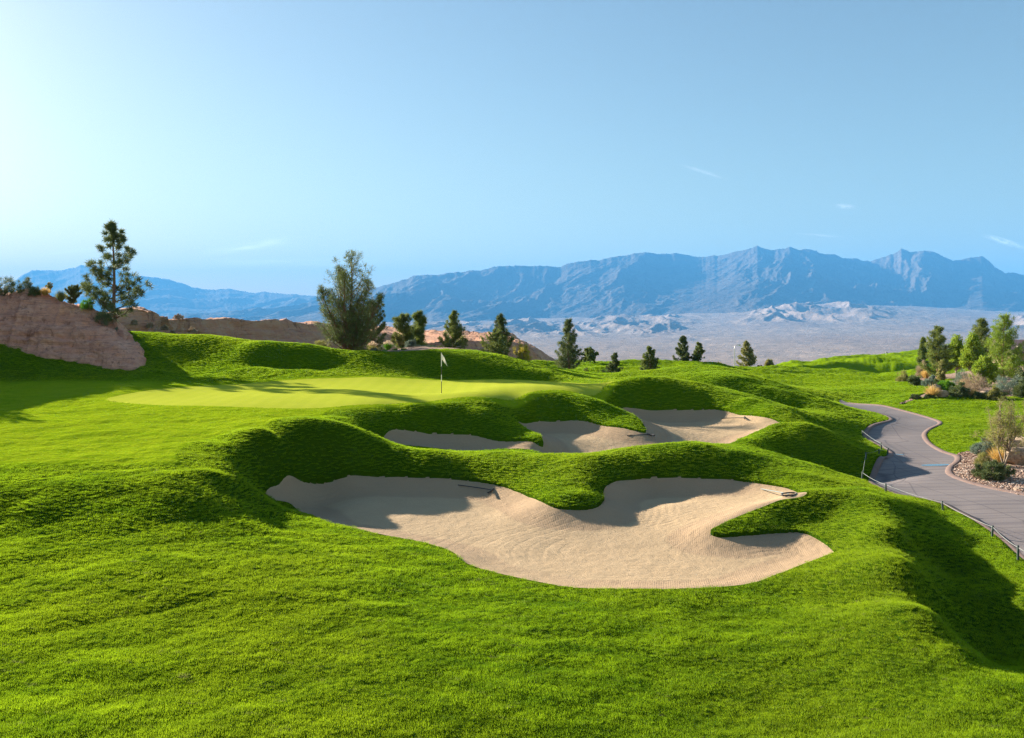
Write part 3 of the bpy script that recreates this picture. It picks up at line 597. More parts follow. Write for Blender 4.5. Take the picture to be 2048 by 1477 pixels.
LC = [(-900, 620), (-400, 630), (-100, 618), (0, 590), (20, 570), (38, 552), (65, 538), (95, 539), (125, 537), (150, 531), (160, 528), (185, 529), (210, 530), (245, 538), (280, 548), (310, 550), (345, 557), (375, 567), (400, 575), (430, 576), (455, 574), (480, 578), (505, 583), (530, 581), (560, 584), (600, 588), (640, 591), (700, 600), (800, 622), (1000, 650)]
def far_height(Xf, Yf):
    s_ = Xf / Yf; u = UC + F * s_
    base = eval_tps(FT, Xf, np.clip(Yf, 1500, 11500))
    near_z = CZ + np.interp(np.log(Yf), np.log([430, 600, 1000, 1600]), [-73, -92, -105, -112]); k = sstep(1100, 2100, Yf); base = near_z * (1 - k) + base * k
    # foothills
    fh = sstep(6000, 7600, Yf) * sstep(10900, 9600, Yf) * (sstep(700, 980, u) * sstep(1420, 1300, u) * .85 + sstep(1440, 1560, u) * sstep(1830, 1700, u) * sstep(7600, 8600, Yf) * sstep(10500, 9900, Yf) * 1.0 + sstep(1950, 2100, u) * .7)
    wx = Xf + 260 * fbm(Xf / 900, Yf / 900, 71, 3); wy = Yf + 260 * fbm(Xf / 900, Yf / 900, 91, 3)
    hills = np.clip(ridged(wx / 430, wy / 800, 41, 5, .5) - .12, 0, 2) * 150 * fh
    small = fbm(wx / 170, wy / 260, 15, 4) * 5 * sstep(900, 2500, Yf) * (1 + 1.3 * sstep(5000, 8000, Yf))
    wash = -np.clip(ridged(wx / 800, wy / 1700, 61, 4, .5) - .45, 0, 1) * 26 * sstep(1500, 4000, Yf) * sstep(10500, 8000, Yf)
    h = base + hills + small + wash
    # main range
    def rng_(crest, dfoot, dcr, seed, sx, sy, A):
        cz = np.interp(u, [c[0] for c in crest], [c[1] for c in crest]) - fbm(u / 16, u * 0 + seed, seed, 4, .6) * 2.6; dc = dcr * (1 + .03 * np.sin(u / 170.0) + .02 * np.sin(u / 63.0 + seed))
        cz = CZ + (VH - cz) / F * dc; df = dfoot * (1 + .05 * np.sin(u / 120.0 + seed) + .025 * np.sin(u / 41.0))
        w = (Yf - df) / (dc - df); wf = np.clip(w, 0, 1); prof = wf ** 1.25
        prof = np.where(w > 1, np.clip(1 - (w - 1) * .9, 0, 1), prof)
        ax = Xf + 500 * fbm(Xf / 2200, Yf / 2200, seed + 3, 4); ay = Yf + 500 * fbm(Xf / 2200, Yf / 2200, seed + 8, 4)
        ax = ax + (Yf - df) * -.55
        rd = ridged(ax / sx, ay / sy, seed, 7, .56)
        nm = (rd - .55) * A * (wf ** .5) * (1 - .86 * np.clip(w, 0, 1) ** 4) * (w > 0)
        d_ = ridged(ax / (sx * .22), ay / (sy * .3), seed + 50, 5, .6) - .4
        nm = nm + d_ * A * .15 * (wf ** .5) * (1 - .8 * np.clip(w, 0, 1) ** 5) * (w > 0)
        return np.clip(prof * np.clip(cz - base, 0, None) * 1.0 + nm, 0, None) * (w > 0), w
    m1, w1 = rng_(RC, 10700, 15000, 5, 1700, 3600, 520); m2, w2 = rng_(LC, 14500, 21000, 19, 2300, 5200, 700)
    c2 = np.interp(u, [c[0] for c in LC], [c[1] for c in LC]) < 625
    c1 = np.interp(u, [c[0] for c in RC], [c[1] for c in RC]) < 636
    m1 = m1 * c1; m2 = m2 * c2
    return h + np.maximum(m1, m2), np.maximum(m1, m2)
Sf = np.concatenate([-np.geomspace(1.35, .78, 40), np.arange(-.77, .7701, .00125), np.geomspace(.78, 1.35, 40)])
Df = np.concatenate([[432], np.exp(np.linspace(math.log(450), math.log(6000), 170)), np.linspace(6020, 15800, 420), np.linspace(15850, 26000, 130)])
SF, DF = np.meshgrid(Sf, Df); XF = SF * DF
ZF, MF = far_height(XF, DF)
r, c = ZF.shape; ii = np.arange(r * c).reshape(r, c); fq = np.stack([ii[:-1, :-1], ii[:-1, 1:], ii[1:, 1:], ii[1:, :-1]], -1).reshape(-1, 4)
VF = np.stack([XF, DF, ZF], -1).reshape(-1, 3); mm = MF.ravel()[fq].max(1) > 3
def submesh(name, faces, material, kind, extra=None):
    used = np.unique(faces); remap = np.full(len(VF), -1); remap[used] = np.arange(len(used))
    o = link(name, npmesh(name, VF[used], remap[faces], material)); o['kind'] = kind; return o
farm = VF[fq[:, 0], 1] > 10000
submesh('desert_plain', fq[~mm], MAT['plain'], 'structure')
isleft = (VF[fq[:, 0], 0] / VF[fq[:, 0], 1] < (680 - UC) / F)
submesh('mountain_range', fq[mm & ~isleft], MAT['mount'], 'structure'); submesh('mountain_range', fq[mm & isleft], MAT['mount'], 'structure')

# ------------------------------------------------------------------ plants
def tube(path, rad, sides=6):
    path = np.array(path, float); n = len(path); rad = np.broadcast_to(rad, (n,)); t = np.gradient(path, axis=0); t /= np.linalg.norm(t, axis=1)[:, None] + 1e-9
    ref = np.where(np.abs(t[:, 2:3]) > .9, [[1., 0, 0]], [[0, 0, 1.]]); a = np.cross(t, ref); a /= np.linalg.norm(a, axis=1)[:, None] + 1e-9; b = np.cross(t, a)
    ang = np.arange(sides) * 2 * math.pi / sides
    v = path[:, None] + (a[:, None] * np.cos(ang)[None, :, None] + b[:, None] * np.sin(ang)[None, :, None]) * rad[:, None, None]
    i = np.arange(n - 1)[:, None] * sides; j = np.arange(sides)[None]; j2 = (j + 1) % sides
    q = np.stack([i + j, i + j2, i + sides + j2, i + sides + j], -1).reshape(-1, 4)
    return v.reshape(-1, 3), q
def join(parts):
    V_, Q_, o = [], [], 0
    for v, q in parts: V_.append(v); Q_.append(q + o); o += len(v)
    return np.concatenate(V_), np.concatenate(Q_)
def needles(C_, R_, n, ln, wd, r, axis=None, bias=.0, outward=1.0):
    """thin triangles around clump centres C_ with radius R_"""
    m = len(C_) * n; c = np.repeat(C_, n, 0); rr = np.repeat(R_, n)
    dr = r.normal(size=(m, 3)); dr[:, 2] += bias
    if axis is not None: dr += np.repeat(axis, n, 0) * 1.1
    dr /= np.linalg.norm(dr, axis=1)[:, None] + 1e-9
    base = c + dr * (rr * r.uniform(.0, .65, m) * outward)[:, None] + r.normal(size=(m, 3)) * (rr * .22)[:, None]
    l = ln * r.uniform(.6, 1.25, m); side = np.cross(dr, r.normal(size=(m, 3))); side /= np.linalg.norm(side, axis=1)[:, None] + 1e-9
    w = wd * r.uniform(.7, 1.3, m)
    v = np.stack([base - side * (w / 2)[:, None], base + side * (w / 2)[:, None], base + dr * l[:, None]], 1).reshape(-1, 3)
    return v, np.arange(m * 3).reshape(-1, 3)
def leaves(C_, R_, n, size, r):
    m = len(C_) * n; c = np.repeat(C_, n, 0); rr = np.repeat(R_, n); dr = r.normal(size=(m, 3)); dr /= np.linalg.norm(dr, axis=1)[:, None]
    p = c + dr * (rr * r.uniform(.2, 1.0, m) ** .6)[:, None]; a = r.normal(size=(m, 3)); a /= np.linalg.norm(a, axis=1)[:, None]; b = np.cross(a, r.normal(size=(m, 3))); b /= np.linalg.norm(b, axis=1)[:, None]
    s_ = (size * r.uniform(.6, 1.3, m))[:, None]
    v = np.stack([p - a * s_, p + b * s_ * .55, p + a * s_, p - b * s_ * .55], 1).reshape(-1, 3)
    return v, np.arange(m * 4).reshape(-1, 4)
def things(name, label, cat, loc, group=None):
    o = link(name, None, None, loc); o.empty_display_size = .3; tag(o, label, cat, group); return o

def pine(label, u, vtop, vbase, d, wpx, seed, m='pine', name='pine_tree', group=None, bare=.06, prof='cone', dens=1.0, stems=1, lift=.45, zb=None, gap=0.0, nl=1.0, cat='pine tree', wf=1.12):
    r = np.random.default_rng(seed); x, y, _ = W(u, vbase, d); zt = CZ - (vtop - VH) / F * d
    z0 = zb if zb is not None else TG(x, y) - .06
    if zb == 'px': z0 = CZ - (vbase - VH) / F * d - .1
    h = zt - z0; w = wpx / F * d * wf
    root = things(name, label, cat, (x, y, z0), group)
    limbs = []; C_, R_, A_ = [], [], []
    for st in range(stems):
        hs = h * (1 if st == 0 else r.uniform(.62, .86)); lean = np.array([0, 0.]) if st == 0 else r.normal(size=2) * w * .10
        if stems > 1 and st > 0: lean = np.array([math.cos(st * 2.6 + seed), math.sin(st * 2.6 + seed) * .7]) * w * (.18 + .05 * st); hs = h * (.95 - .075 * st)
        n = 9; tz = np.linspace(0, 1, n); wob = np.cumsum(r.normal(size=(n, 2)), 0) * .006 * h; wob -= wob[0]
        tp = np.stack([lean[0] * tz ** .8 + wob[:, 0], lean[1] * tz ** .8 + wob[:, 1], tz * hs], 1)
        limbs.append(tube(tp, h * .019 * (1 - tz * .88) + .008, 7))
        nb = int((22 + h * 5.5) * dens)
        for k in range(nb):
            q = bare + (1 - bare) * ((k + r.uniform(0, 1)) / nb) ** .92
            if gap and r.uniform() < gap: continue
            zc = q * hs; cx = np.interp(q, tz, tp[:, 0]); cy = np.interp(q, tz, tp[:, 1]); t_ = (q - bare) / (1 - bare)
            if prof == 'cone': L_ = .5 * w * ((1 - t_) ** .85 * 1.06 + .07)
            elif prof == 'open': L_ = .5 * w * (min(1, .75 + 1.6 * t_) * (1 - t_) ** .95 * 1.08 + .06)
            elif prof == 'oval': L_ = .5 * w * (math.sin(math.pi * min(1, (t_ + .12) / 1.12)) ** .62 + .04)
            L_ *= r.uniform(.70, 1.10); az = r.uniform(0, 2 * math.pi)
            if stems > 1: L_ *= (.85 if st == 0 else .52)
            e0 = lift + r.normal() * .14 + .5 * t_; tt = np.linspace(0, 1, 6)
            hx = L_ * tt; hz = L_ * (tt * math.tan(min(e0, 1.15)) * .62 + tt ** 2.4 * .36)
            br = np.stack([cx + math.cos(az) * hx, cy + math.sin(az) * hx, zc - L_ * .12 + hz], 1)
            limbs.append(tube(br, (h * .0045 * (1 - tt * .8) + .004) * (1.3 - t_), 4))
            nc = max(2, int(L_ / (.045 * h) * 1.35 * dens ** .3)); ts = np.linspace(.30 if L_ > .1 * h else .5, 1.0, nc); rad = h * .034 * nl
            for tq in ts:
                p = np.array([np.interp(tq, tt, br[:, j]) for j in range(3)]); sp = (1 - abs(tq - .7)) * L_ * .26
                for rep in range(2):
                    off = np.array([-math.sin(az), math.cos(az), 0]) * r.normal() * sp + np.array([0, 0, r.normal() * sp * .25 + rad * .4])
                    C_.append(p + off); R_.append(rad * r.uniform(.75, 1.3)); A_.append([math.cos(az) * .6, math.sin(az) * .6, .75])
        for q in np.linspace(.86, 1.0, 8): C_.append([np.interp(q, tz, tp[:, 0]), np.interp(q, tz, tp[:, 1]), q * hs]); R_.append(h * .02); A_.append([0, 0, 1])
    v, q = join(limbs); link('trunk', npmesh('trunk', v, q, MAT['bark']), root)
    C_, R_, A_ = np.array(C_), np.array(R_), np.array(A_); pxm = d / F * 2
    nn = int(np.clip(30000 / len(C_), 18, 90)); v, q = needles(C_, R_, nn, h * .034 * nl, max(.010, h * .0040, pxm * .30), r, A_ * .8)
    link('crown', npmesh('crown', v, q, MAT[m], False), root); return root
def broadleaf(label, u, vtop, vbase, d, wpx, seed, m='cotton', name='tree', cat='tree', group=None, bare=.1, dens=1.0, stems=1, leaf=.05, bark='greybark', zb=None, spread=.6, hollow=.35, rad=.05, up=1.0, part='crown', kd='leaf', base_w=.35):
    r = np.random.default_rng(seed); x, y, _ = W(u, vbase, d); zt = CZ - (vtop - VH) / F * d
    z0 = TG(x, y) - .05 if zb is None else CZ - (vbase - VH) / F * d - .08
    h = zt - z0; w = wpx / F * d; root = things(name, label, cat, (x, y, z0), group); limbs = []; C_, R_ = [], []
    nL = int(26 * dens)
    for s_ in range(stems):
        az0 = r.uniform(0, 6.28); ln = w * .10 * (s_ > 0 or stems > 1)
        fork = h * (bare + r.uniform(.04, .12)); f = np.array([math.cos(az0) * ln, math.sin(az0) * ln, fork]); tt = np.linspace(0, 1, 5)[:, None]
        limbs.append(tube(np.array([0, 0, 0]) * (1 - tt) + f * tt + np.array([[0, 0, 0]]) , np.linspace(h * .024, h * .016, 5) / math.sqrt(stems), 6))
        for k in range(max(4, nL // stems)):
            az = r.uniform(0, 6.28); q = r.uniform(0, 1) ** .8; zt_ = fork + (h - fork) * (.12 + .88 * q) * r.uniform(.9, 1.0)
            prof_ = math.sin(math.pi * (base_w * .5 + (1 - base_w * .5) * (zt_ / h)) ** 1.1) ** .6 if zt_ < h else .2; rr = .5 * w * prof_ * r.uniform(hollow, 1.0)
            e = np.array([math.cos(az) * rr, math.sin(az) * rr, zt_]); t = np.linspace(0, 1, 6)[:, None]; mid = f + (e - f) * .5 + np.array([0, 0, -(zt_ - fork) * .10 * spread]) + r.normal(size=3) * w * .03
            p = f * (1 - t) ** 2 + 2 * mid * t * (1 - t) + e * t ** 2; limbs.append(tube(p, np.linspace(h * .010, h * .002, 6), 4))
            for j in range(4):
                tq = r.uniform(.5, 1.0); c0 = f * (1 - tq) ** 2 + 2 * mid * tq * (1 - tq) + e * tq ** 2; e2 = c0 + r.normal(size=3) * w * .075
                limbs.append(tube([c0, (c0 + e2) / 2 + [0, 0, .01], e2], [h * .0035, h * .0025, h * .0012], 3)); C_ += [e2, (e2 + c0) / 2]; R_ += [h * rad * r.uniform(.7, 1.35)] * 2
            C_.append(e); R_.append(h * rad)
    v, q = join(limbs); link('trunk', npmesh('trunk', v, q, MAT[bark]), root)
    C_, R_ = np.array(C_), np.array(R_); nn = int(np.clip(9000 * dens / len(C_), 6, 60)); pxm = d / F * 2
    v, q = leaves(C_, R_, nn, max(leaf, pxm * .42), r); link(part, npmesh(part, v, q, MAT[m], False), root); return root
def shrub(label, u, vtop, vbase, d, wpx, seed, kind='dome', m='bush', name='shrub', cat='shrub', group=None, px=False, m2=None, z=None):
    r = np.random.default_rng(seed); x, y, zp = W(u, vbase, d); z0 = zp - .05 if px else TG(x, y) - .04
    if z is not None: z0 = z
    zt = CZ - (vtop - VH) / F * d; h = max(zt - z0, .12); w = wpx / F * d; pxm = d / F * 2
    if kind in ('fountain', 'plume', 'spiky'):
        n = {'fountain': 520, 'plume': 420, 'spiky': 260}[kind]; az = r.uniform(0, 6.28, n); out = np.sqrt(r.uniform(0, 1, n)); th = out * .5 * w
        hh = h * (1 - .35 * out ** 2) * r.uniform(.6, 1.05, n); t = np.array([0, .4, .75, 1.0]); bw = max(.012, pxm * .22) * (1.7 if kind == 'spiky' else 1)
        cx = np.cos(az)[:, None]; sx = np.sin(az)[:, None]; droop = .25 if kind != 'spiky' else 0
        hx = th[:, None] * (t ** 1.3)[None] + w * .10 * out[:, None]; hz = hh[:, None] * (t - droop * out[:, None] * np.clip(t - .6, 0, 1) * 1.2)
        wd = bw * np.array([1, 1, .7, .1]); C3 = np.stack([cx * hx, sx * hx, hz], -1); a2 = r.uniform(0, 6.28, n); sd_ = np.stack([np.cos(a2), np.sin(a2), 0 * a2], -1)[:, None] * (wd / 2)[None, :, None]
        v = np.stack([C3 - sd_, C3 + sd_], 2).reshape(n, 8, 3); b_ = np.arange(n)[:, None, None] * 8; q = (b_ + np.array([[0, 1, 3, 2], [2, 3, 5, 4], [4, 5, 7, 6]])[None]).reshape(-1, 4); v = v.reshape(-1, 3)
        if kind == 'plume':
            root = things(name, label, cat, (x, y, z0), group); link('blades', npmesh('blades', v, q, MAT[m], False), root)
            k = 46; a = r.uniform(0, 6.28, k); o_ = np.sqrt(r.uniform(0, 1, k)); Cc = np.stack([np.cos(a) * o_ * w * .45, np.sin(a) * o_ * w * .45, h * (1.0 - .35 * o_)], 1); v2, q2 = needles(Cc, np.full(k, h * .07), 16, h * .14, max(.012, pxm * .25), r, np.tile([0, 0, 1.2], (k, 1)))
            link('plume', npmesh('plume', v2, q2, MAT[m2 or 'plume'], False), root); return root
        o = link(name, npmesh(name, v, q, MAT[m], False), None, (x, y, z0)); return tag(o, label, cat, group)
    k = 70 if kind == 'dome' else 60; dr = r.normal(size=(k, 3)); dr[:, 2] = np.abs(dr[:, 2]); dr /= np.linalg.norm(dr, axis=1)[:, None]; rr = r.uniform(.35, .92, k) ** .7
    lum = 1 + .22 * np.sin(dr[:, 0] * 5 + seed) * np.cos(dr[:, 1] * 4)
    C_ = np.stack([dr[:, 0] * rr * w * .44 * lum, dr[:, 1] * rr * w * .44 * lum, dr[:, 2] * rr * h * .84 * lum + h * .08], 1)
    root = things(name, label, cat, (x, y, z0), group); limbs = []
    for i in range(0, k, 2): p = C_[i]; limbs.append(tube([[0, 0, 0], p * .5 + [0, 0, h * .02], p], [h * .018 + .004, h * .012 + .003, .003], 3))
    v, q = join(limbs); link('stems', npmesh('stems', v, q, MAT['greybark' if kind != 'dry' else 'dry']), root)
    ax = dr.copy(); ax[:, 2] += .5
    if kind == 'dome': v, q = needles(C_, np.full(k, min(w, h) * .17), 150, min(w, h) * .15, max(.008, pxm * .30, w * .014), r, ax)
    elif kind == 'airy': v, q = needles(C_ * 1.05, np.full(k, min(w, h) * .18), 60, min(w, h) * .15, max(.006, pxm * .22, w * .009), r, ax)
    else: v, q = needles(C_, np.full(k, min(w, h) * .2), 60, min(w, h) * .2, max(.005, pxm * .18), r, ax)
    link('foliage', npmesh('foliage', v, q, MAT[m], False), root); return root

# left rock and its plants
pine('tall open pine with bare lower trunk beside the red rock bank', 231, 454, 690, 59, 112, 3, 'pined', bare=.27, prof='open', dens=.50, lift=.34, gap=.06, nl=.85, wf=1.15, zb=CZ - 2.4)
G = 'desert shrubs on top of the rock bank'
shrub('spiky grey green bush at the far left end of the rock top', 8, 552, 592, 57.5, 52, 11, 'airy', 'bush', group=G, px=True)
shrub('dark upright bush on the rock top, second from the left edge', 50, 555, 588, 57.5, 30, 12, 'airy', 'bush', group=G, px=True)
shrub('smaller dark bush just right of the dark upright one on the rock', 70, 568, 594, 57.2, 24, 13, 'airy', 'bush', group=G, px=True)
shrub('low golden grass tuft between the dark bushes and a small rock', 90, 572, 590, 57.2, 22, 14, 'fountain', 'straw', 'grass_clump', 'grass clump', px=True)
broadleaf('thin pale green sapling rising behind the golden grass on the rock', 99, 564, 590, 58.5, 26, 15, 'olive', 'sapling', 'tree', dens=.35, zb=1, leaf=.03)
shrub('rounded golden green grass clump with reddish tips on the rock edge', 122, 577, 602, 57.2, 26, 16, 'fountain', 'olive', 'grass_clump', 'grass clump', px=True)
pine('short young pine behind the rock edge left of the tall open pine', 147, 576, 612, 61, 24, 17, 'pined', zb=CZ + 1.0, prof='oval', nl=1.6)
shrub('small bright green bush on the sloping rock edge', 175, 598, 618, 57.2, 24, 18, 'airy', 'bright', group=G, px=True)
shrub('wide grey green bush leaning over the rock beside the pine trunk', 212, 617, 650, 57.0, 40, 19, 'airy', 'bush', group=G, px=True)
shrub('little grey weed at the foot of the tall pine', 233, 655, 668, 57.2, 12, 20, 'airy', 'sage', group=G, px=True)
for i, (u, v, d, w) in enumerate([(-60, 552, 56, 60), (-330, 560, 47, 60), (-520, 560, 42, 60)]):
    shrub(['grey green bush on the rock just outside the left edge', 'round bush on the rock ridge left of the view', 'outermost bush on the rock ridge left of the view'][i], u, v, 592, d, w, 80 + i, 'airy', 'bush', group=G, px=True)
pine('pine just outside the left edge, its shadow reaching the fairway', -215, 545, 700, 46, 120, 21, 'pined', bare=.2, prof='open', dens=.6, zb=CZ - 2.6)
pine('second pine outside the left edge, nearer the viewer', -330, 540, 720, 43, 120, 22, 'pined', bare=.2, prof='open', dens=.6, zb=CZ - 2.8)
# middle clump behind the green
pine('large bushy many stemmed pine behind the putting green', 698, 516, 712, 60, 150, 31, 'pined', bare=.03, prof='cone', dens=.85, stems=6, lift=.62, nl=.95, wf=1.05)
pine('slimmer pine close behind the large bushy pine', 748, 610, 700, 68, 40, 32, 'pined', prof='oval', dens=.9)
pine('medium pine right of the large bushy one, leaning pair', 806, 637, 700, 68, 34, 33, 'pine', prof='oval', nl=1.5)
pine('narrow light pine standing on the gravel mound', 834, 631, 695, 70, 28, 34, 'pine', prof='oval', nl=1.5)
broadleaf('small yellow green tree with thin trunk on the gravel mound', 797, 668, 706, 60, 34, 35, 'olive', 'young_tree', 'tree', dens=.9, bare=.25, leaf=.04)
pine('broad based pine just above the white golf flag', 907, 627, 715, 63, 46, 36, 'pine', dens=1.2, nl=1.2)
pine('taller darker pine of the close pair right of the flag', 1003, 635, 728, 66, 46, 37, 'pined', dens=1.1, nl=1.2)
pine('shorter lighter pine of the close pair right of the flag', 988, 664, 728, 63, 56, 38, 'pine', dens=1.25, nl=1.1)
broadleaf('airy tree with yellow autumn leaves beside the red bluff end', 1046, 680, 742, 64, 44, 39, 'gold', 'autumn_tree', 'tree', dens=.62, leaf=.035, bare=.06, rad=.07)
pine('tall dense pine standing alone right of the red bluff', 1139, 645, 752, 86, 48, 40, 'pined', dens=1.3, nl=1.0)
broadleaf('round dark tree just right of the tall lone pine', 1180, 695, 735, 105, 40, 41, 'pine', 'round_tree', 'tree', dens=1.1, leaf=.1)
pine('small dark pine in front of the grassy bank', 1230, 710, 757, 86, 27, 42, 'pined', nl=1.3)
pine('young pine with loose crown at the end of the grassy bank', 1301, 697, 752, 88, 34, 43, 'pine', nl=1.3)
pine('larger pine of the pair on the bright skyline ridge', 1365, 676, 738, 112, 29, 44, 'pined', nl=1.3)
pine('smaller pine of the pair on the bright skyline ridge', 1398, 688, 738, 112, 25, 45, 'pine', nl=1.3)
pine('pale olive pine right of the street lamp', 1494, 686, 740, 150, 33, 46, 'olive', nl=1.2, lift=.2)
shrub('low green bush left of the street lamp on the skyline', 1440, 725, 740, 130, 18, 47, 'dome', 'olive', group='bushes on the skyline ridge')
shrub('small rounded olive bush right of the pale pine', 1538, 718, 740, 150, 20, 48, 'dome', 'olive', group='bushes on the skyline ridge')
shrub('tiny dark bush at the foot of the pale pine', 1519, 731, 740, 150, 12, 49, 'dome', 'bush', group='bushes on the skyline ridge')
shrub('brown bush low between the lone pine and the dark pine', 1208, 737, 757, 84, 26, 50, 'airy', 'olive', group='bushes below the grassy bank')
shrub('pale bush at the right foot of the tall lone pine', 1172, 740, 757, 84, 24, 58, 'airy', 'olive', group='bushes below the grassy bank')
G = 'shrubs on the gravel mound behind the green'
for (lb, u, vt, vb, w, kd, m, d) in [
  ('olive shrub at the left foot of the big bushy pine', 645, 680, 708, 44, 'airy', 'olive', 60), ('broad brown olive shrub right of the big bushy pine trunk', 722, 693, 716, 40, 'dome', 'olive', 58.4),
  ('rounded grey shrub beside the brown olive shrub', 748, 696, 714, 22, 'dome', 'sage', 58.6), ('small brownish shrub left of the gravel patch', 755, 700, 718, 16, 'dome', 'bush', 58.2),
  ('small green bush on the gravel left of the young tree', 769, 701, 711, 13, 'dome', 'bright', 58.8), ('low bright bush at the foot of the young tree', 791, 706, 715, 13, 'dome', 'bright', 58.4),
  ('low green bush right of the young tree trunk', 808, 706, 717, 15, 'dome', 'bright', 58.2), ('grey shrub highest on the gravel mound', 822, 680, 697, 26, 'dome', 'sage', 64),
  ('large silver grey shrub on the mound top', 836, 690, 704, 22, 'dome', 'sage', 61), ('silver shrub left of the green leafy one', 851, 692, 708, 20, 'dome', 'sage', 60.5),
  ('wide silver blue shrub nearest the flag', 866, 696, 713, 30, 'dome', 'sage', 59.4), ('green leafy shrub behind the silver blue one', 866, 690, 704, 24, 'dome', 'bright', 63),
  ('small tan weed between silver shrub and broad pine', 880, 704, 714, 12, 'airy', 'olive', 59)]:
    shrub(lb, u, vt, vb, d, w, int(u) + 7, kd, m, group=G)
shrub('pampas grass with pale plumes near the big pine trunk', 745, 684, 704, 61, 22, 51, 'plume', 'olive', 'plume_grass', 'grass clump', 'pale plumed grasses'); shrub('pampas grass with glowing white plumes left of the young tree', 776, 682, 705, 61, 22, 52, 'plume', 'bright', 'plume_grass', 'grass clump', 'pale plumed grasses')
# small scrub on the bluffs
for i, (u, v, d, w) in enumerate([(268, 640, 86, 14), (300, 645, 88, 16), (330, 650, 90, 15), (357, 628, 100, 22), (385, 655, 96, 18), (345, 660, 92, 14)]):
    shrub(['dry bush on the orange hillside nearest the tall pine', 'pale dry bush on the orange hillside below its crest', 'straw coloured bush low on the orange hillside', 'leafless twiggy bush on the bluff skyline', 'dry bush on the bluff foot above the grass bank', 'small dry bush at the grass edge of the orange hillside'][i], u, v, v + 10, d, w, 300 + i, 'dry', 'dry', group='dry bushes on the bluffs', px=True)
# right side trees
broadleaf('leafy bright green tree between two pines at the right', 1912, 670, 750, 90, 40, 61, 'cotton', 'cottonwood', 'tree', dens=2.0, leaf=.08, bare=.03, base_w=.7, rad=.07)
pine('dark pine leftmost in the dense row at the right', 1875, 659, 752, 86, 54, 62, 'pine', dens=1.2, nl=1.2)
pine('small pine standing alone at the edge of the distant green', 1846, 680, 712, 140, 17, 63, 'pine', nl=1.4)
broadleaf('broad yellow green tree in the middle of the right row', 1945, 665, 760, 86, 46, 64, 'cotton', 'cottonwood', 'tree', dens=2.4, leaf=.08, bare=.03, base_w=.8, rad=.07)
pine('pine with dark pointed tip behind the broad yellow green tree', 1964, 645, 752, 92, 56, 65, 'pine', dens=1.3, nl=1.2)
pine('tallest bright green pine at the right edge', 2006, 638, 772, 78, 74, 66, 'pinel', dens=1.6, nl=1.05)
broadleaf('yellow green sapling below the leftmost dark pine', 1882, 720, 778, 72, 20, 67, 'olive', 'sapling', 'tree', dens=.9, leaf=.05, bare=.05)
broadleaf('bushy bright tree low between the tall pine and the shrubs', 1968, 712, 785, 72, 60, 68, 'cotton', 'leafy_tree', 'tree', dens=2.0, leaf=.06, bare=.03, base_w=.8, rad=.07)
broadleaf('grey olive tree cut by the right edge below the house', 2046, 735, 800, 66, 50, 69, 'bush', 'olive_tree', 'tree', dens=1.1, leaf=.05, bare=.05, base_w=.7)
broadleaf('airy desert tree with forked pale trunk beside the boulders', 2008, 795, 932, 35.2, 104, 70, 'olive', 'mesquite_tree', 'tree', dens=1.7, stems=3, leaf=.020, bare=.16, rad=.052, spread=.9, base_w=.55)
broadleaf('second airy desert tree mostly outside the right edge', 2070, 790, 925, 36.5, 90, 71, 'olive', 'mesquite_tree', 'tree', dens=1.3, stems=2, leaf=.020, bare=.2, rad=.055)
G = 'shrubs in the planted bed beyond the path'
for (lb, u, vt, vb, w, kd, m, d) in [
  ('rounded brownish bush standing on the fairway', 1805, 742, 762, 26, 'airy', 'olive', 82), ('flat dark bush alone on the bright fairway', 1787, 765, 773, 15, 'dome', 'bush', 80),
  ('grey green bush left of the dark pine foot', 1830, 748, 768, 26, 'dome', 'bush', 76), ('tan bush below the distant green edge', 1845, 723, 748, 24, 'airy', 'dry', 90),
  ('grey bush in front of the leftmost dark pine', 1862, 752, 768, 34, 'dome', 'sage', 74), ('dark bush at the foot of the yellow green sapling', 1878, 758, 768, 22, 'dome', 'bush', 72),
  ('low dark green ground bush at the tip of the bed', 1832, 788, 797, 26, 'dome', 'bush', 63), ('small dark bush between straw grass and boulder', 1858, 786, 796, 20, 'dome', 'bush', 62.5),
  ('bright green bush behind the pale boulder', 1893, 759, 784, 36, 'dome', 'bright', 66), ('big dark dome bush with yellow tips by the boulder', 1918, 766, 794, 42, 'dome', 'bush', 62.5),
  ('green leafy bush right of the big dark dome bush', 1955, 784, 797, 26, 'dome', 'bush', 61.5), ('pale twiggy bush behind the big dark dome bush', 1950, 745, 785, 62, 'dry', 'dry', 66),
  ('silver blue spiky bush below the tall bright pine', 2018, 752, 792, 66, 'airy', 'sage', 63), ('dark bush at the right edge below the house wall', 2045, 760, 800, 36, 'dome', 'bush', 61.5),
  ('olive bush under the silver blue bush', 1990, 776, 800, 44, 'dome', 'olive', 61), ('pale grey twiggy bush between two trees', 1925, 742, 765, 34, 'dry', 'sage', 74)]:
    shrub(lb, u, vt, vb, d, w, int(u) * 3 + 1, kd, m, group=G)
shrub('golden fountain grass left of the pale boulder', 1864, 766, 794, 62.6, 34, 91, 'fountain', 'straw', 'fountain_grass', 'grass clump', 'golden grasses in the planted bed')
shrub('golden fountain grass behind the big dark dome bush', 1929, 755, 772, 68, 22, 92, 'fountain', 'straw', 'fountain_grass', 'grass clump', 'golden grasses in the planted bed')
shrub('golden fountain grass right of the big dark dome bush', 1946, 776, 795, 62, 24, 93, 'fountain', 'straw', 'fountain_grass', 'grass clump', 'golden grasses in the planted bed')
shrub('straw coloured grass clump behind the small tan bush', 1852, 735, 752, 88, 22, 94, 'fountain', 'straw', 'fountain_grass', 'grass clump', 'golden grasses in the planted bed')
G = 'shrubs on the gravel beside the path'
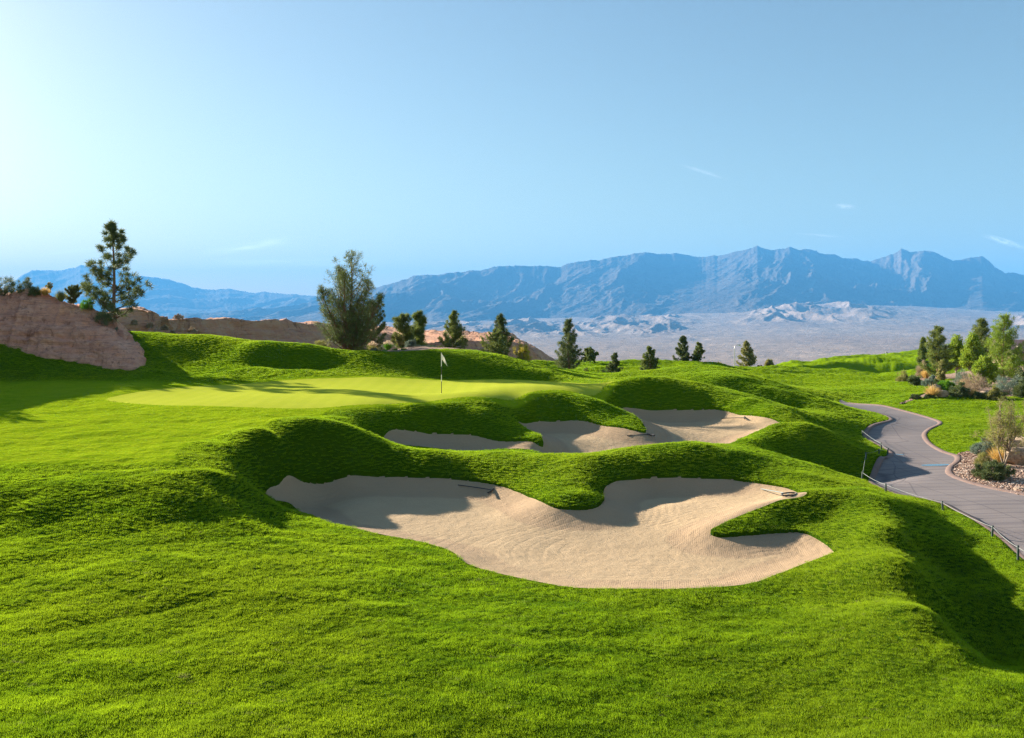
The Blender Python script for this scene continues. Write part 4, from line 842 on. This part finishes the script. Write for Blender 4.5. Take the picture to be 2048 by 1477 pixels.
shrub('wide grey green bush behind the golden grass by the path', 1972, 877, 902, 38.4, 52, 95, 'dome', 'sage', group=G)
shrub('dense dark green bush on the gravel nearest the path', 1988, 920, 960, 32.6, 74, 96, 'dome', 'bush', group=G)
shrub('thin yellowish weed on the gravel left of the dark bush', 1966, 905, 922, 35.4, 30, 98, 'dry', 'olive', group=G)
shrub('glowing golden fountain grass between bushes and boulders', 1998, 886, 922, 36, 44, 97, 'fountain', 'straw', 'fountain_grass', 'grass clump')

# ------------------------------------------------------------------ boulders, pebbles
def boulder(label, u, vt, vb, d, wpx, seed, group=None, flat=1.0):
    bm = bmesh.new(); bmesh.ops.create_icosphere(bm, subdivisions=5, radius=1); V_ = np.array([v.co[:] for v in bm.verts]); r = np.random.default_rng(seed)
    for k in range(11):                                       # facets cut by planes
        n = r.normal(size=3); n /= np.linalg.norm(n); c_ = r.uniform(.62, .88); dd = V_ @ n - c_; V_ -= np.clip(dd, 0, None)[:, None] * n * .92
    V_ *= (1 + .10 * fbm(V_[:, 0] * 2 + seed, V_[:, 1] * 2 + V_[:, 2] * 1.5, seed, 5))[:, None]
    x, y, zp = W(u, vb, d); z0 = TG(x, y); h = CZ - (vt - VH) / F * d - z0; w = wpx / F * d
    for v, c_ in zip(bm.verts, V_): v.co = Vector((c_[0] * w * .53, c_[1] * w * .42, (c_[2] * .72 + .38) * h * .92))
    me = bpy.data.meshes.new('boulder'); bm.to_mesh(me); bm.free(); me.materials.append(MAT['boulder'])
    for p in me.polygons: p.use_smooth = True
    o = link('boulder', me, None, (x, y, z0)); return tag(o, label, 'boulder', group)
boulder('pale boulder in front of the bright green bush', 1884, 779, 796, 62.6, 24, 1, 'boulders in the planted bed'); boulder('rough tan boulder behind the golden grass', 1873, 767, 786, 66, 24, 2, 'boulders in the planted bed'); boulder('tan boulder right of the leafy bush', 1972, 781, 795, 62, 26, 3, 'boulders in the planted bed')
boulder('large upper boulder behind the forked desert tree', 2036, 868, 905, 38.2, 62, 4, 'boulders beside the desert tree'); boulder('large sunlit boulder at the right edge under the desert tree', 2036, 895, 936, 35.6, 60, 5, 'boulders beside the desert tree')
boulder('flat pale stone low on the gravel at the right edge', 2040, 985, 993, 30.6, 26, 6)
def pebbles(k, n, size, label):
    P = POLYS[k]; r = np.random.default_rng(5); xs = r.uniform(P[:, 0].min(), min(P[:, 0].max(), 30), n * 3); ys = r.uniform(P[:, 1].min(), P[:, 1].max(), n * 3); s_, _, _ = sdf(P, xs, ys); ok = s_ < -.04; xs, ys = xs[ok][:n], ys[ok][:n]
    t = (1 + 5 ** .5) / 2; B = np.array([(-1, t, 0), (1, t, 0), (-1, -t, 0), (1, -t, 0), (0, -1, t), (0, 1, t), (0, -1, -t), (0, 1, -t), (t, 0, -1), (t, 0, 1), (-t, 0, -1), (-t, 0, 1)]) / 1.9
    Fc = np.array([(0, 11, 5), (0, 5, 1), (0, 1, 7), (0, 7, 10), (0, 10, 11), (1, 5, 9), (5, 11, 4), (11, 10, 2), (10, 7, 6), (7, 1, 8), (3, 9, 4), (3, 4, 2), (3, 2, 6), (3, 6, 8), (3, 8, 9), (4, 9, 5), (2, 4, 11), (6, 2, 10), (8, 6, 7), (9, 8, 1)])
    m_ = len(xs); sz = size * r.uniform(.5, 1.5, m_); zz = T(xs, ys) - .01; v = B[None] * (1 + r.normal(size=(m_, 12, 3)) * .16) * np.stack([sz, sz * r.uniform(.6, 1, m_), sz * .6], 1)[:, None]
    v += np.stack([xs, ys, zz], 1)[:, None]; f = Fc[None] + np.arange(m_)[:, None, None] * 12
    o = link('pebbles', npmesh('pebbles', v.reshape(-1, 3), f.reshape(-1, 3), MAT['pebble'], False)); tag(o, label, 'pebbles', kind='stuff')
m_, t_ = mat('pebble'); pc = t_.vor(t_.n('ShaderNodeNewGeometry').outputs['Position'], 7, 'F1', 'Color'); sepn = t_.n('ShaderNodeSeparateColor'); t_.set(sepn.inputs[0], pc)
t_.surf(t_.pbr(t_.ramp(sepn.outputs[0], [(0, (.20, .115, .085)), (.4, (.36, .23, .17)), (.75, (.50, .36, .28)), (1, (.62, .50, .42))]), .85, None, .2)); MAT['pebble'] = m_
pebbles('bed1', 15000, .040, 'loose reddish pebbles covering the bed beside the cart path'); pebbles('bed2', 5000, .10, 'reddish stones under the plants of the bed beyond the path')

# ------------------------------------------------------------------ golf things
def golf_flag(label, u, vt, vb, d, bands, cloth, sway, seed, thick=.012, cup=True):
    x, y, z = W(u, vb, d); z0 = TG(x, y) + .004; h = CZ - (vt - VH) / F * d - z0; root = things('golf_flag', label, 'golf flag', (x, y, z0))
    v, q = tube([[0, 0, h * k / 24] for k in range(25)], thick, 8); mi = []
    for k in range(24): mi += [bands(k / 24)] * 8
    link('pole', npmesh('pole', v, q, [MAT['white'], MAT['black']], True, None, mi), root)
    nx, nz = 14, 16; fw_, fh_ = .46, .34; V_ = []
    for j in range(nz + 1):
        for i in range(nx + 1):
            a, b = i / nx, j / nz; sag = a ** 1.2
            px = a * fw_ * .42 * (1 + .25 * b); pz = h - .02 - b * fh_ * (1 - .25 * a) - sag * .44 - .02 * math.sin(a * 9 + b * 3); py = .05 * math.sin(a * 10 + b * 2.2) * a + .02 * math.sin(b * 9) * a
            V_.append((px * sway, py, pz))
    ii = np.arange((nz + 1) * (nx + 1)).reshape(nz + 1, nx + 1); q = np.stack([ii[:-1, :-1], ii[:-1, 1:], ii[1:, 1:], ii[1:, :-1]], -1).reshape(-1, 4)
    fo = link('flag', npmesh('flag', np.array(V_), q, MAT[cloth]), root); sm = fo.modifiers.new('thick', 'SOLIDIFY'); sm.thickness = .004
    if cup:
        v, q = tube([[0, 0, -.02], [0, 0, .001], [0, 0, .0015]], [.054, .054, .046], 16); link('cup', npmesh('cup', v, q, MAT['white']), root)
golf_flag('white golf flag on striped black and white stick in the near green', 883, 706, 787, 42, lambda t: 1 if (.44 < t < .63 or t < .27) else 0, 'cloth', 1.25, 1, .017)
golf_flag('small dark golf flag on white stick in the distant green', 1772, 703, 717, 235, lambda t: 0, 'darkcloth', 2.4, 2, .045, False)
def at_sand(u, v, up=.0):
    x, y = cast(u, v); return np.array([x, y, float(Zsand(x, y)) + up])
zs_near, zs_up = sand_z('near'), sand_z('up')
def Zsand(x, y):
    a = float(bilin(sd['near'], np.array([x]), np.array([y]))[0]); A = zs_near if a < .5 else zs_up; return float(bilin(A, np.array([x]), np.array([y]))[0])
def rake(label, h0, h1, head_dir, m_handle='rake', width=.58, loop=False):
    a = at_sand(*h0, .03); b = at_sand(*h1, .05); root = things('bunker_rake', label, 'bunker rake', tuple(b), 'rakes lying in the bunkers'); d_ = a - b
    v, q = tube([d_, d_ * .66 + [0, 0, .004], d_ * .33 + [0, 0, .006], [0, 0, 0]], .016, 8); link('handle', npmesh('handle', v, q, MAT[m_handle]), root)
    hd = np.array([*head_dir, 0.]); hd /= np.linalg.norm(hd); nn = np.array([-hd[1], hd[0], 0]); parts = []
    if not loop:
        P = np.array([hd * -width / 2, hd * width / 2]); parts.append(tube([P[0], P[0] * .5, P[1] * .5, P[1]], .034, 4))
    else:
        parts.append(tube([hd * width / 2 * math.cos(t) + nn * .17 * math.sin(t) for t in np.linspace(0, 2 * math.pi, 25)], .024, 6))
    tt = parts
    for k in range(14):
        p = hd * width * (k / 13 - .5) * .95; tt.append(tube([p, p + [0, 0, -.05], p + [0, 0, -.09]], [.009, .008, .002], 4))
    v, q = join(tt); link('rake_head', npmesh('rake_head', v, q, MAT['rake']), root)
rake('black bunker rake in the shade of the large near bunker', (916, 966), (984, 977), (.45, 1.6), width=.95)
rake('black rake beside the tongue of grass in the upper bunker', (1254, 867), (1300, 867), (.8, -1.0))
rake('black rake at the back right of the upper bunker', (1443, 832), (1489, 834), (.5, 1.8), width=.7)
rake('pale handled rake with looped head at the right tip of the near bunker', (1522, 973), (1578, 984), (1, .6), 'grip', .62, True)

# rope fence along the path
fence = things('rope_fence', 'low green posts strung with pale rope along the cart path', 'rope fence', W(1773, 985, 30.2)); fx, fy, fz = fence.location
FPST = [(2036, 1112, 22.1, 30), (1984, 1068, 24.2, 22), (1886, 1022, 27.0, 18), (1771.5, 984, 29.6, 17), (1724, 952, 32.6, 15), (1733, 922, 36.2, 12), (1758, 911, 37.8, 10), (1775, 906, 38.3, 13), (1763, 894, 39.8, 9), (1725, 868, 44.3, 6)]
tops = []
for i, (u, v, d, hp) in enumerate(FPST):
    x = (u - UC) / F * d; z0 = TG(x, d); h = max(.34, hp / F * d); l_ = .03 * math.sin(i * 2.1); vv, qq = tube([[x - fx, d - fy, z0 - fz - .08], [x - fx + l_ * .5, d - fy, z0 - fz + h * .5], [x - fx + l_, d - fy, z0 - fz + h * .96], [x - fx + l_, d - fy, z0 - fz + h]], [.032, .032, .032, .018], 10)
    link('post', npmesh('post', vv, qq, MAT['post']), fence); tops.append(np.array([x - fx + l_, d - fy, z0 - fz + h * .86]))
tops = [np.array([13.9 - fx, 19.0 - fy, TG(13.9, 19) - fz + .32])] + tops
rp = []
for a, b in zip(tops[:-1], tops[1:]):
    for k in range(8): t = k / 8; rp.append(a * (1 - t) + b * t + np.array([0, 0, -.05 * 4 * t * (1 - t)]))
rp.append(tops[-1]); v, q = tube(rp, .006, 5); link('rope', npmesh('rope', v, q, MAT['rope']), fence)
# puddles on the path
m_, t_ = mat('puddle_water'); t_.surf(t_.pbr((.10, .16, .20), .06, t_.bump(t_.noise(t_.co(), 5, 2), .05, .01), .6)); MAT['water'] = m_
def puddle(u0, u1, d, dp):
    xs = np.linspace((u0 - UC) / F * d, (u1 - UC) / F * d, 14); V_ = []
    for i, x in enumerate(xs):
        e = math.sin(math.pi * min(1, max(0, (i + .35) / 13.7))) ** .4; V_ += [(x, d - dp * e, TG(x, d - dp * e) - .011), (x, d + dp * e, TG(x, d + dp * e) - .011)]
    q = np.array([[2*i, 2*i+2, 2*i+3, 2*i+1] for i in range(13)]); link('puddle', npmesh('puddle', np.array(V_), q, MAT['water']))['kind'] = 'structure'
puddle(1843, 1900, 35.9, .22); puddle(1791, 1808, 38.6, .10)

# street lamp, low building, house
def part_box(bm, c, s, rz=0):
    r_ = bmesh.ops.create_cube(bm, size=1); 
    for v in r_['verts']: v.co = Vector((v.co.x * s[0], v.co.y * s[1], v.co.z * s[2])); 
    from mathutils import Matrix
    bmesh.ops.transform(bm, matrix=Matrix.Translation(c) @ Matrix.Rotation(rz, 4, 'Z'), verts=r_['verts'])
def mk(name, boxes, m, parent, bevel=.0):
    bm = bmesh.new()
    for b in boxes: part_box(bm, *b)
    me = bpy.data.meshes.new(name); bm.to_mesh(me); bm.free(); me.materials.append(MAT[m]); o = link(name, me, parent)
    if bevel: bv = o.modifiers.new('bevel', 'BEVEL'); bv.width = bevel; bv.segments = 2
    return o
x, y, _ = W(1469, 738, 160); z0 = TG(x, y) - .1; lt = CZ - (690 - VH) / F * 160 - z0
lamp = things('street_lamp', 'slender pale street lamp with curved arm on the skyline', 'street lamp', (x, y, z0))
v, q = tube([[0, 0, 0], [0, 0, .4], [0, 0, lt * .5], [0, 0, lt * .86]], [.13, .10, .08, .065], 10); link('pole', npmesh('pole', v, q, MAT['steel']), lamp)
v, q = tube([[0, 0, lt * .86], [.05, 0, lt * .94], [.25, 0, lt * .985], [.6, 0, lt], [.85, 0, lt * .995]], [.06, .055, .05, .045, .04], 8); link('arm', npmesh('arm', v, q, MAT['steel']), lamp)
v, q = tube([[.75, 0, lt * .995], [.85, 0, lt * .99], [1.1, 0, lt * .985], [1.3, 0, lt * .985]], [.03, .12, .14, .04], 10); link('lamp_head', npmesh('lamp_head', v, q, MAT['steel']), lamp)
x, y, z = W(1340, 736, 200); bld = things('low_building', 'long low building with flat reddish roof beyond the skyline pines', 'building', (x, y, z - 3))
mk('wall', [((0, 0, 1.5), (6.5, 5, 2.9), 0)], 'stucco', bld); mk('roof', [((0, 0, 3.08), (7.0, 5.5, .25), 0), ((1.2, 0, 3.32), (1.0, .8, .22), 0)], 'tile', bld, .03); mk('window', [((-1.5, -2.52, 1.7), (.9, .08, .9), 0)], 'glass', bld)
# house at the right edge
hx, hy = (2052 - UC) / F * 112, 112; hz = TG(hx, hy) - .3; ez = CZ - (703 - VH) / F * 112 - hz; rz = CZ - (680 - VH) / F * 116 - hz
house = things('house', 'stucco house with dark tiled roof behind the trees at the right edge', 'house', (hx, hy, hz))
mk('wall', [((8, 5, ez / 2), (19, 9.6, ez), 0)], 'stucco', house); mk('column', [((-2.2, -.8, ez / 2), (.55, .55, ez), 0)], 'pale', house, .03)
bm = bmesh.new(); hv = [bm.verts.new(p) for p in [(-2.6, -1.2, ez), (18.6, -1.2, ez), (18.6, 11.2, ez), (-2.6, 11.2, ez), (-1.2, 5, rz), (17, 5, rz), (-2.6, -1.2, ez - .18), (18.6, -1.2, ez - .18), (18.6, 11.2, ez - .18), (-2.6, 11.2, ez - .18)]]
for f in [(0, 1, 5, 4), (1, 2, 5), (2, 3, 4, 5), (3, 0, 4), (6, 7, 1, 0), (7, 8, 2, 1), (8, 9, 3, 2), (9, 6, 0, 3), (9, 8, 7, 6)]: bm.faces.new([hv[i] for i in f])
bm.normal_update(); me = bpy.data.meshes.new('roof'); bm.to_mesh(me); bm.free(); m_, t_ = mat('roof_tiles'); co = t_.co(); wv = t_.wave(co, 1.1, .3, 2, 1, dirn='Y'); t_.surf(t_.pbr(t_.mix(t_.noise(co, 3, 4, .7), (.10, .07, .075), (.20, .135, .13)), .8, t_.bump(wv, .8, .08), .2)); me.materials.append(m_); rf = link('roof', me, house)
mk('roof_vent', [((-.3, 1.0, (ez + rz) / 2 - .12), (.55, .3, .16), 0)], 'pale', rf)
for wx_ in (1.5, 6): 
    w_ = mk('window', [((wx_, .17, ez * .5), (1.5, .06, 1.3), 0)], 'glass', house); mk('frame', [((wx_, .12, ez * .5 + .7), (1.7, .1, .12), 0), ((wx_, .12, ez * .5 - .7), (1.7, .1, .12), 0), ((wx_ - .8, .12, ez * .5), (.12, .1, 1.28), 0), ((wx_ + .8, .12, ez * .5), (.12, .1, 1.28), 0)], 'pale', w_)

# ------------------------------------------------------------------ sky, sun, air, camera
sd_ = Vector((-math.cos(SUN_AZ) * math.cos(SUN_EL), math.sin(SUN_AZ) * math.cos(SUN_EL), math.sin(SUN_EL)))
sun = bpy.data.lights.new('sun', 'SUN'); sun.energy = 5.0; sun.angle = math.radians(.53); sun.color = (1, .90, .74)
so = bpy.data.objects.new('sun', sun); COL.objects.link(so); so.rotation_euler = sd_.to_track_quat('Z', 'Y').to_euler(); so.location = (-30, 20, 40)
wd = bpy.data.worlds.new('World'); sc.world = wd; wd.use_nodes = True; nt = wd.node_tree; nt.nodes.clear()
t = NT(nt, None); wo = nt.nodes.new('ShaderNodeOutputWorld'); bg = nt.nodes.new('ShaderNodeBackground'); sky = nt.nodes.new('ShaderNodeTexSky'); sky.sky_type = 'NISHITA'; sky.sun_disc = False
sky.sun_elevation = SUN_EL; sky.sun_rotation = -(math.pi / 2 - SUN_AZ); sky.air_density = 1.5; sky.dust_density = .55; sky.ozone_density = 1.4; sky.altitude = 500
co = t.co('Generated'); sp = nt.nodes.new('ShaderNodeSeparateXYZ'); t.set(sp.inputs[0], co)
px_ = t.math('DIVIDE', sp.outputs[0], t.math('MAXIMUM', sp.outputs[1], .01)); pz_ = t.math('DIVIDE', sp.outputs[2], t.math('MAXIMUM', sp.outputs[1], .01))
cb = nt.nodes.new('ShaderNodeCombineXYZ'); t.set(cb.inputs[0], px_); t.set(cb.inputs[1], pz_)
tot = None
for (u, v, hu, hv, rot, st) in [(2010, 484, 60, 8, -.30, .9), (500, 493, 130, 13, .16, .5), (1690, 413, 30, 7, -.05, .35), (1410, 345, 60, 5, -.30, .25), (1640, 471, 60, 3, -.08, .35), (150, 503, 190, 5, .10, .35), (560, 525, 300, 12, .0, .30)]:
    mp = nt.nodes.new('ShaderNodeMapping'); mp.vector_type = 'TEXTURE'; t.set(mp.inputs[0], cb.outputs[0]); mp.inputs['Location'].default_value = ((u - UC) / F, (VH - v) / F, 0); mp.inputs['Rotation'].default_value = (0, 0, rot); mp.inputs['Scale'].default_value = (hu / F, hv / F, 1)
    ln_ = nt.nodes.new('ShaderNodeVectorMath'); ln_.operation = 'LENGTH'; t.set(ln_.inputs[0], mp.outputs[0])
    nz_ = t.noise(t.map(mp.outputs[0], (1.3, 1.0, 1), (0, 0, 0), (u * .013, v * .017, 0)), 1.4, 5, .65, .6)
    k = t.math('MULTIPLY', t.math('MULTIPLY', t.ramp(ln_.outputs['Value'], [(0, 1), (1, 0)], 'EASE'), t.ramp(nz_, [(.35, 0), (.7, 1)])), st * 1.0)
    tot = k if tot is None else t.math('ADD', tot, k)
tot = t.math('MULTIPLY', tot, t.math('GREATER_THAN', sp.outputs[1], .05), True)
mixc = t.mix(tot, sky.outputs[0], (15.5, 16.2, 17.0))
t.set(bg.inputs[0], mixc); bg.inputs[1].default_value = .036; nt.links.new(bg.outputs[0], wo.inputs[0])

HAZE = 6.3e-5
bm = bmesh.new(); bmesh.ops.create_cube(bm, size=1); lo, hi = Vector((-42000, -400, -260)), Vector((42000, 26500, 1650))
for v in bm.verts: v.co = Vector([lo[i] + (v.co[i] + .5) * (hi[i] - lo[i]) for i in range(3)])
me = bpy.data.meshes.new('haze'); bm.to_mesh(me); bm.free(); hm = bpy.data.materials.new('haze_air'); hm.use_nodes = True; nt = hm.node_tree; nt.nodes.clear()
ho = nt.nodes.new('ShaderNodeOutputMaterial'); pv = nt.nodes.new('ShaderNodeVolumePrincipled'); pv.inputs['Density'].default_value = HAZE; pv.inputs['Color'].default_value = (.11, .43, .95, 1); pv.inputs['Anisotropy'].default_value = .0
nt.links.new(pv.outputs[0], ho.inputs['Volume']); me.materials.append(hm); hz_o = link('haze', me); hz_o['kind'] = 'stuff'; hz_o['label'] = 'thin blue air haze over the desert valley'
hm.cycles.homogeneous_volume = True

cam = bpy.data.cameras.new('camera'); cam.sensor_width = 36; cam.lens = F / 2048 * 36; cam.shift_y = -(738.5 - VH) / 2048; cam.clip_start = .1; cam.clip_end = 90000
co_ = bpy.data.objects.new('camera', cam); COL.objects.link(co_); co_.location = (0, 0, CZ); co_.rotation_euler = (math.pi / 2, 0, 0); sc.camera = co_
vs = sc.view_settings; sc.display_settings.display_device = 'sRGB'; vs.view_transform = 'Standard'; vs.look = 'None'; vs.exposure = 2.02; vs.gamma = 1; vs.use_curve_mapping = False
cy = sc.cycles; cy.max_bounces = 6; cy.diffuse_bounces = 3; cy.glossy_bounces = 2; cy.transmission_bounces = 4; cy.volume_bounces = 0; cy.transparent_max_bounces = 8; cy.sample_clamp_indirect = 4; cy.use_adaptive_sampling = True; cy.adaptive_threshold = .015
cy.use_denoising = True; cy.denoiser = 'OPENIMAGEDENOISE'; cy.denoising_input_passes = 'RGB_ALBEDO_NORMAL'; cy.denoising_prefilter = 'NONE'
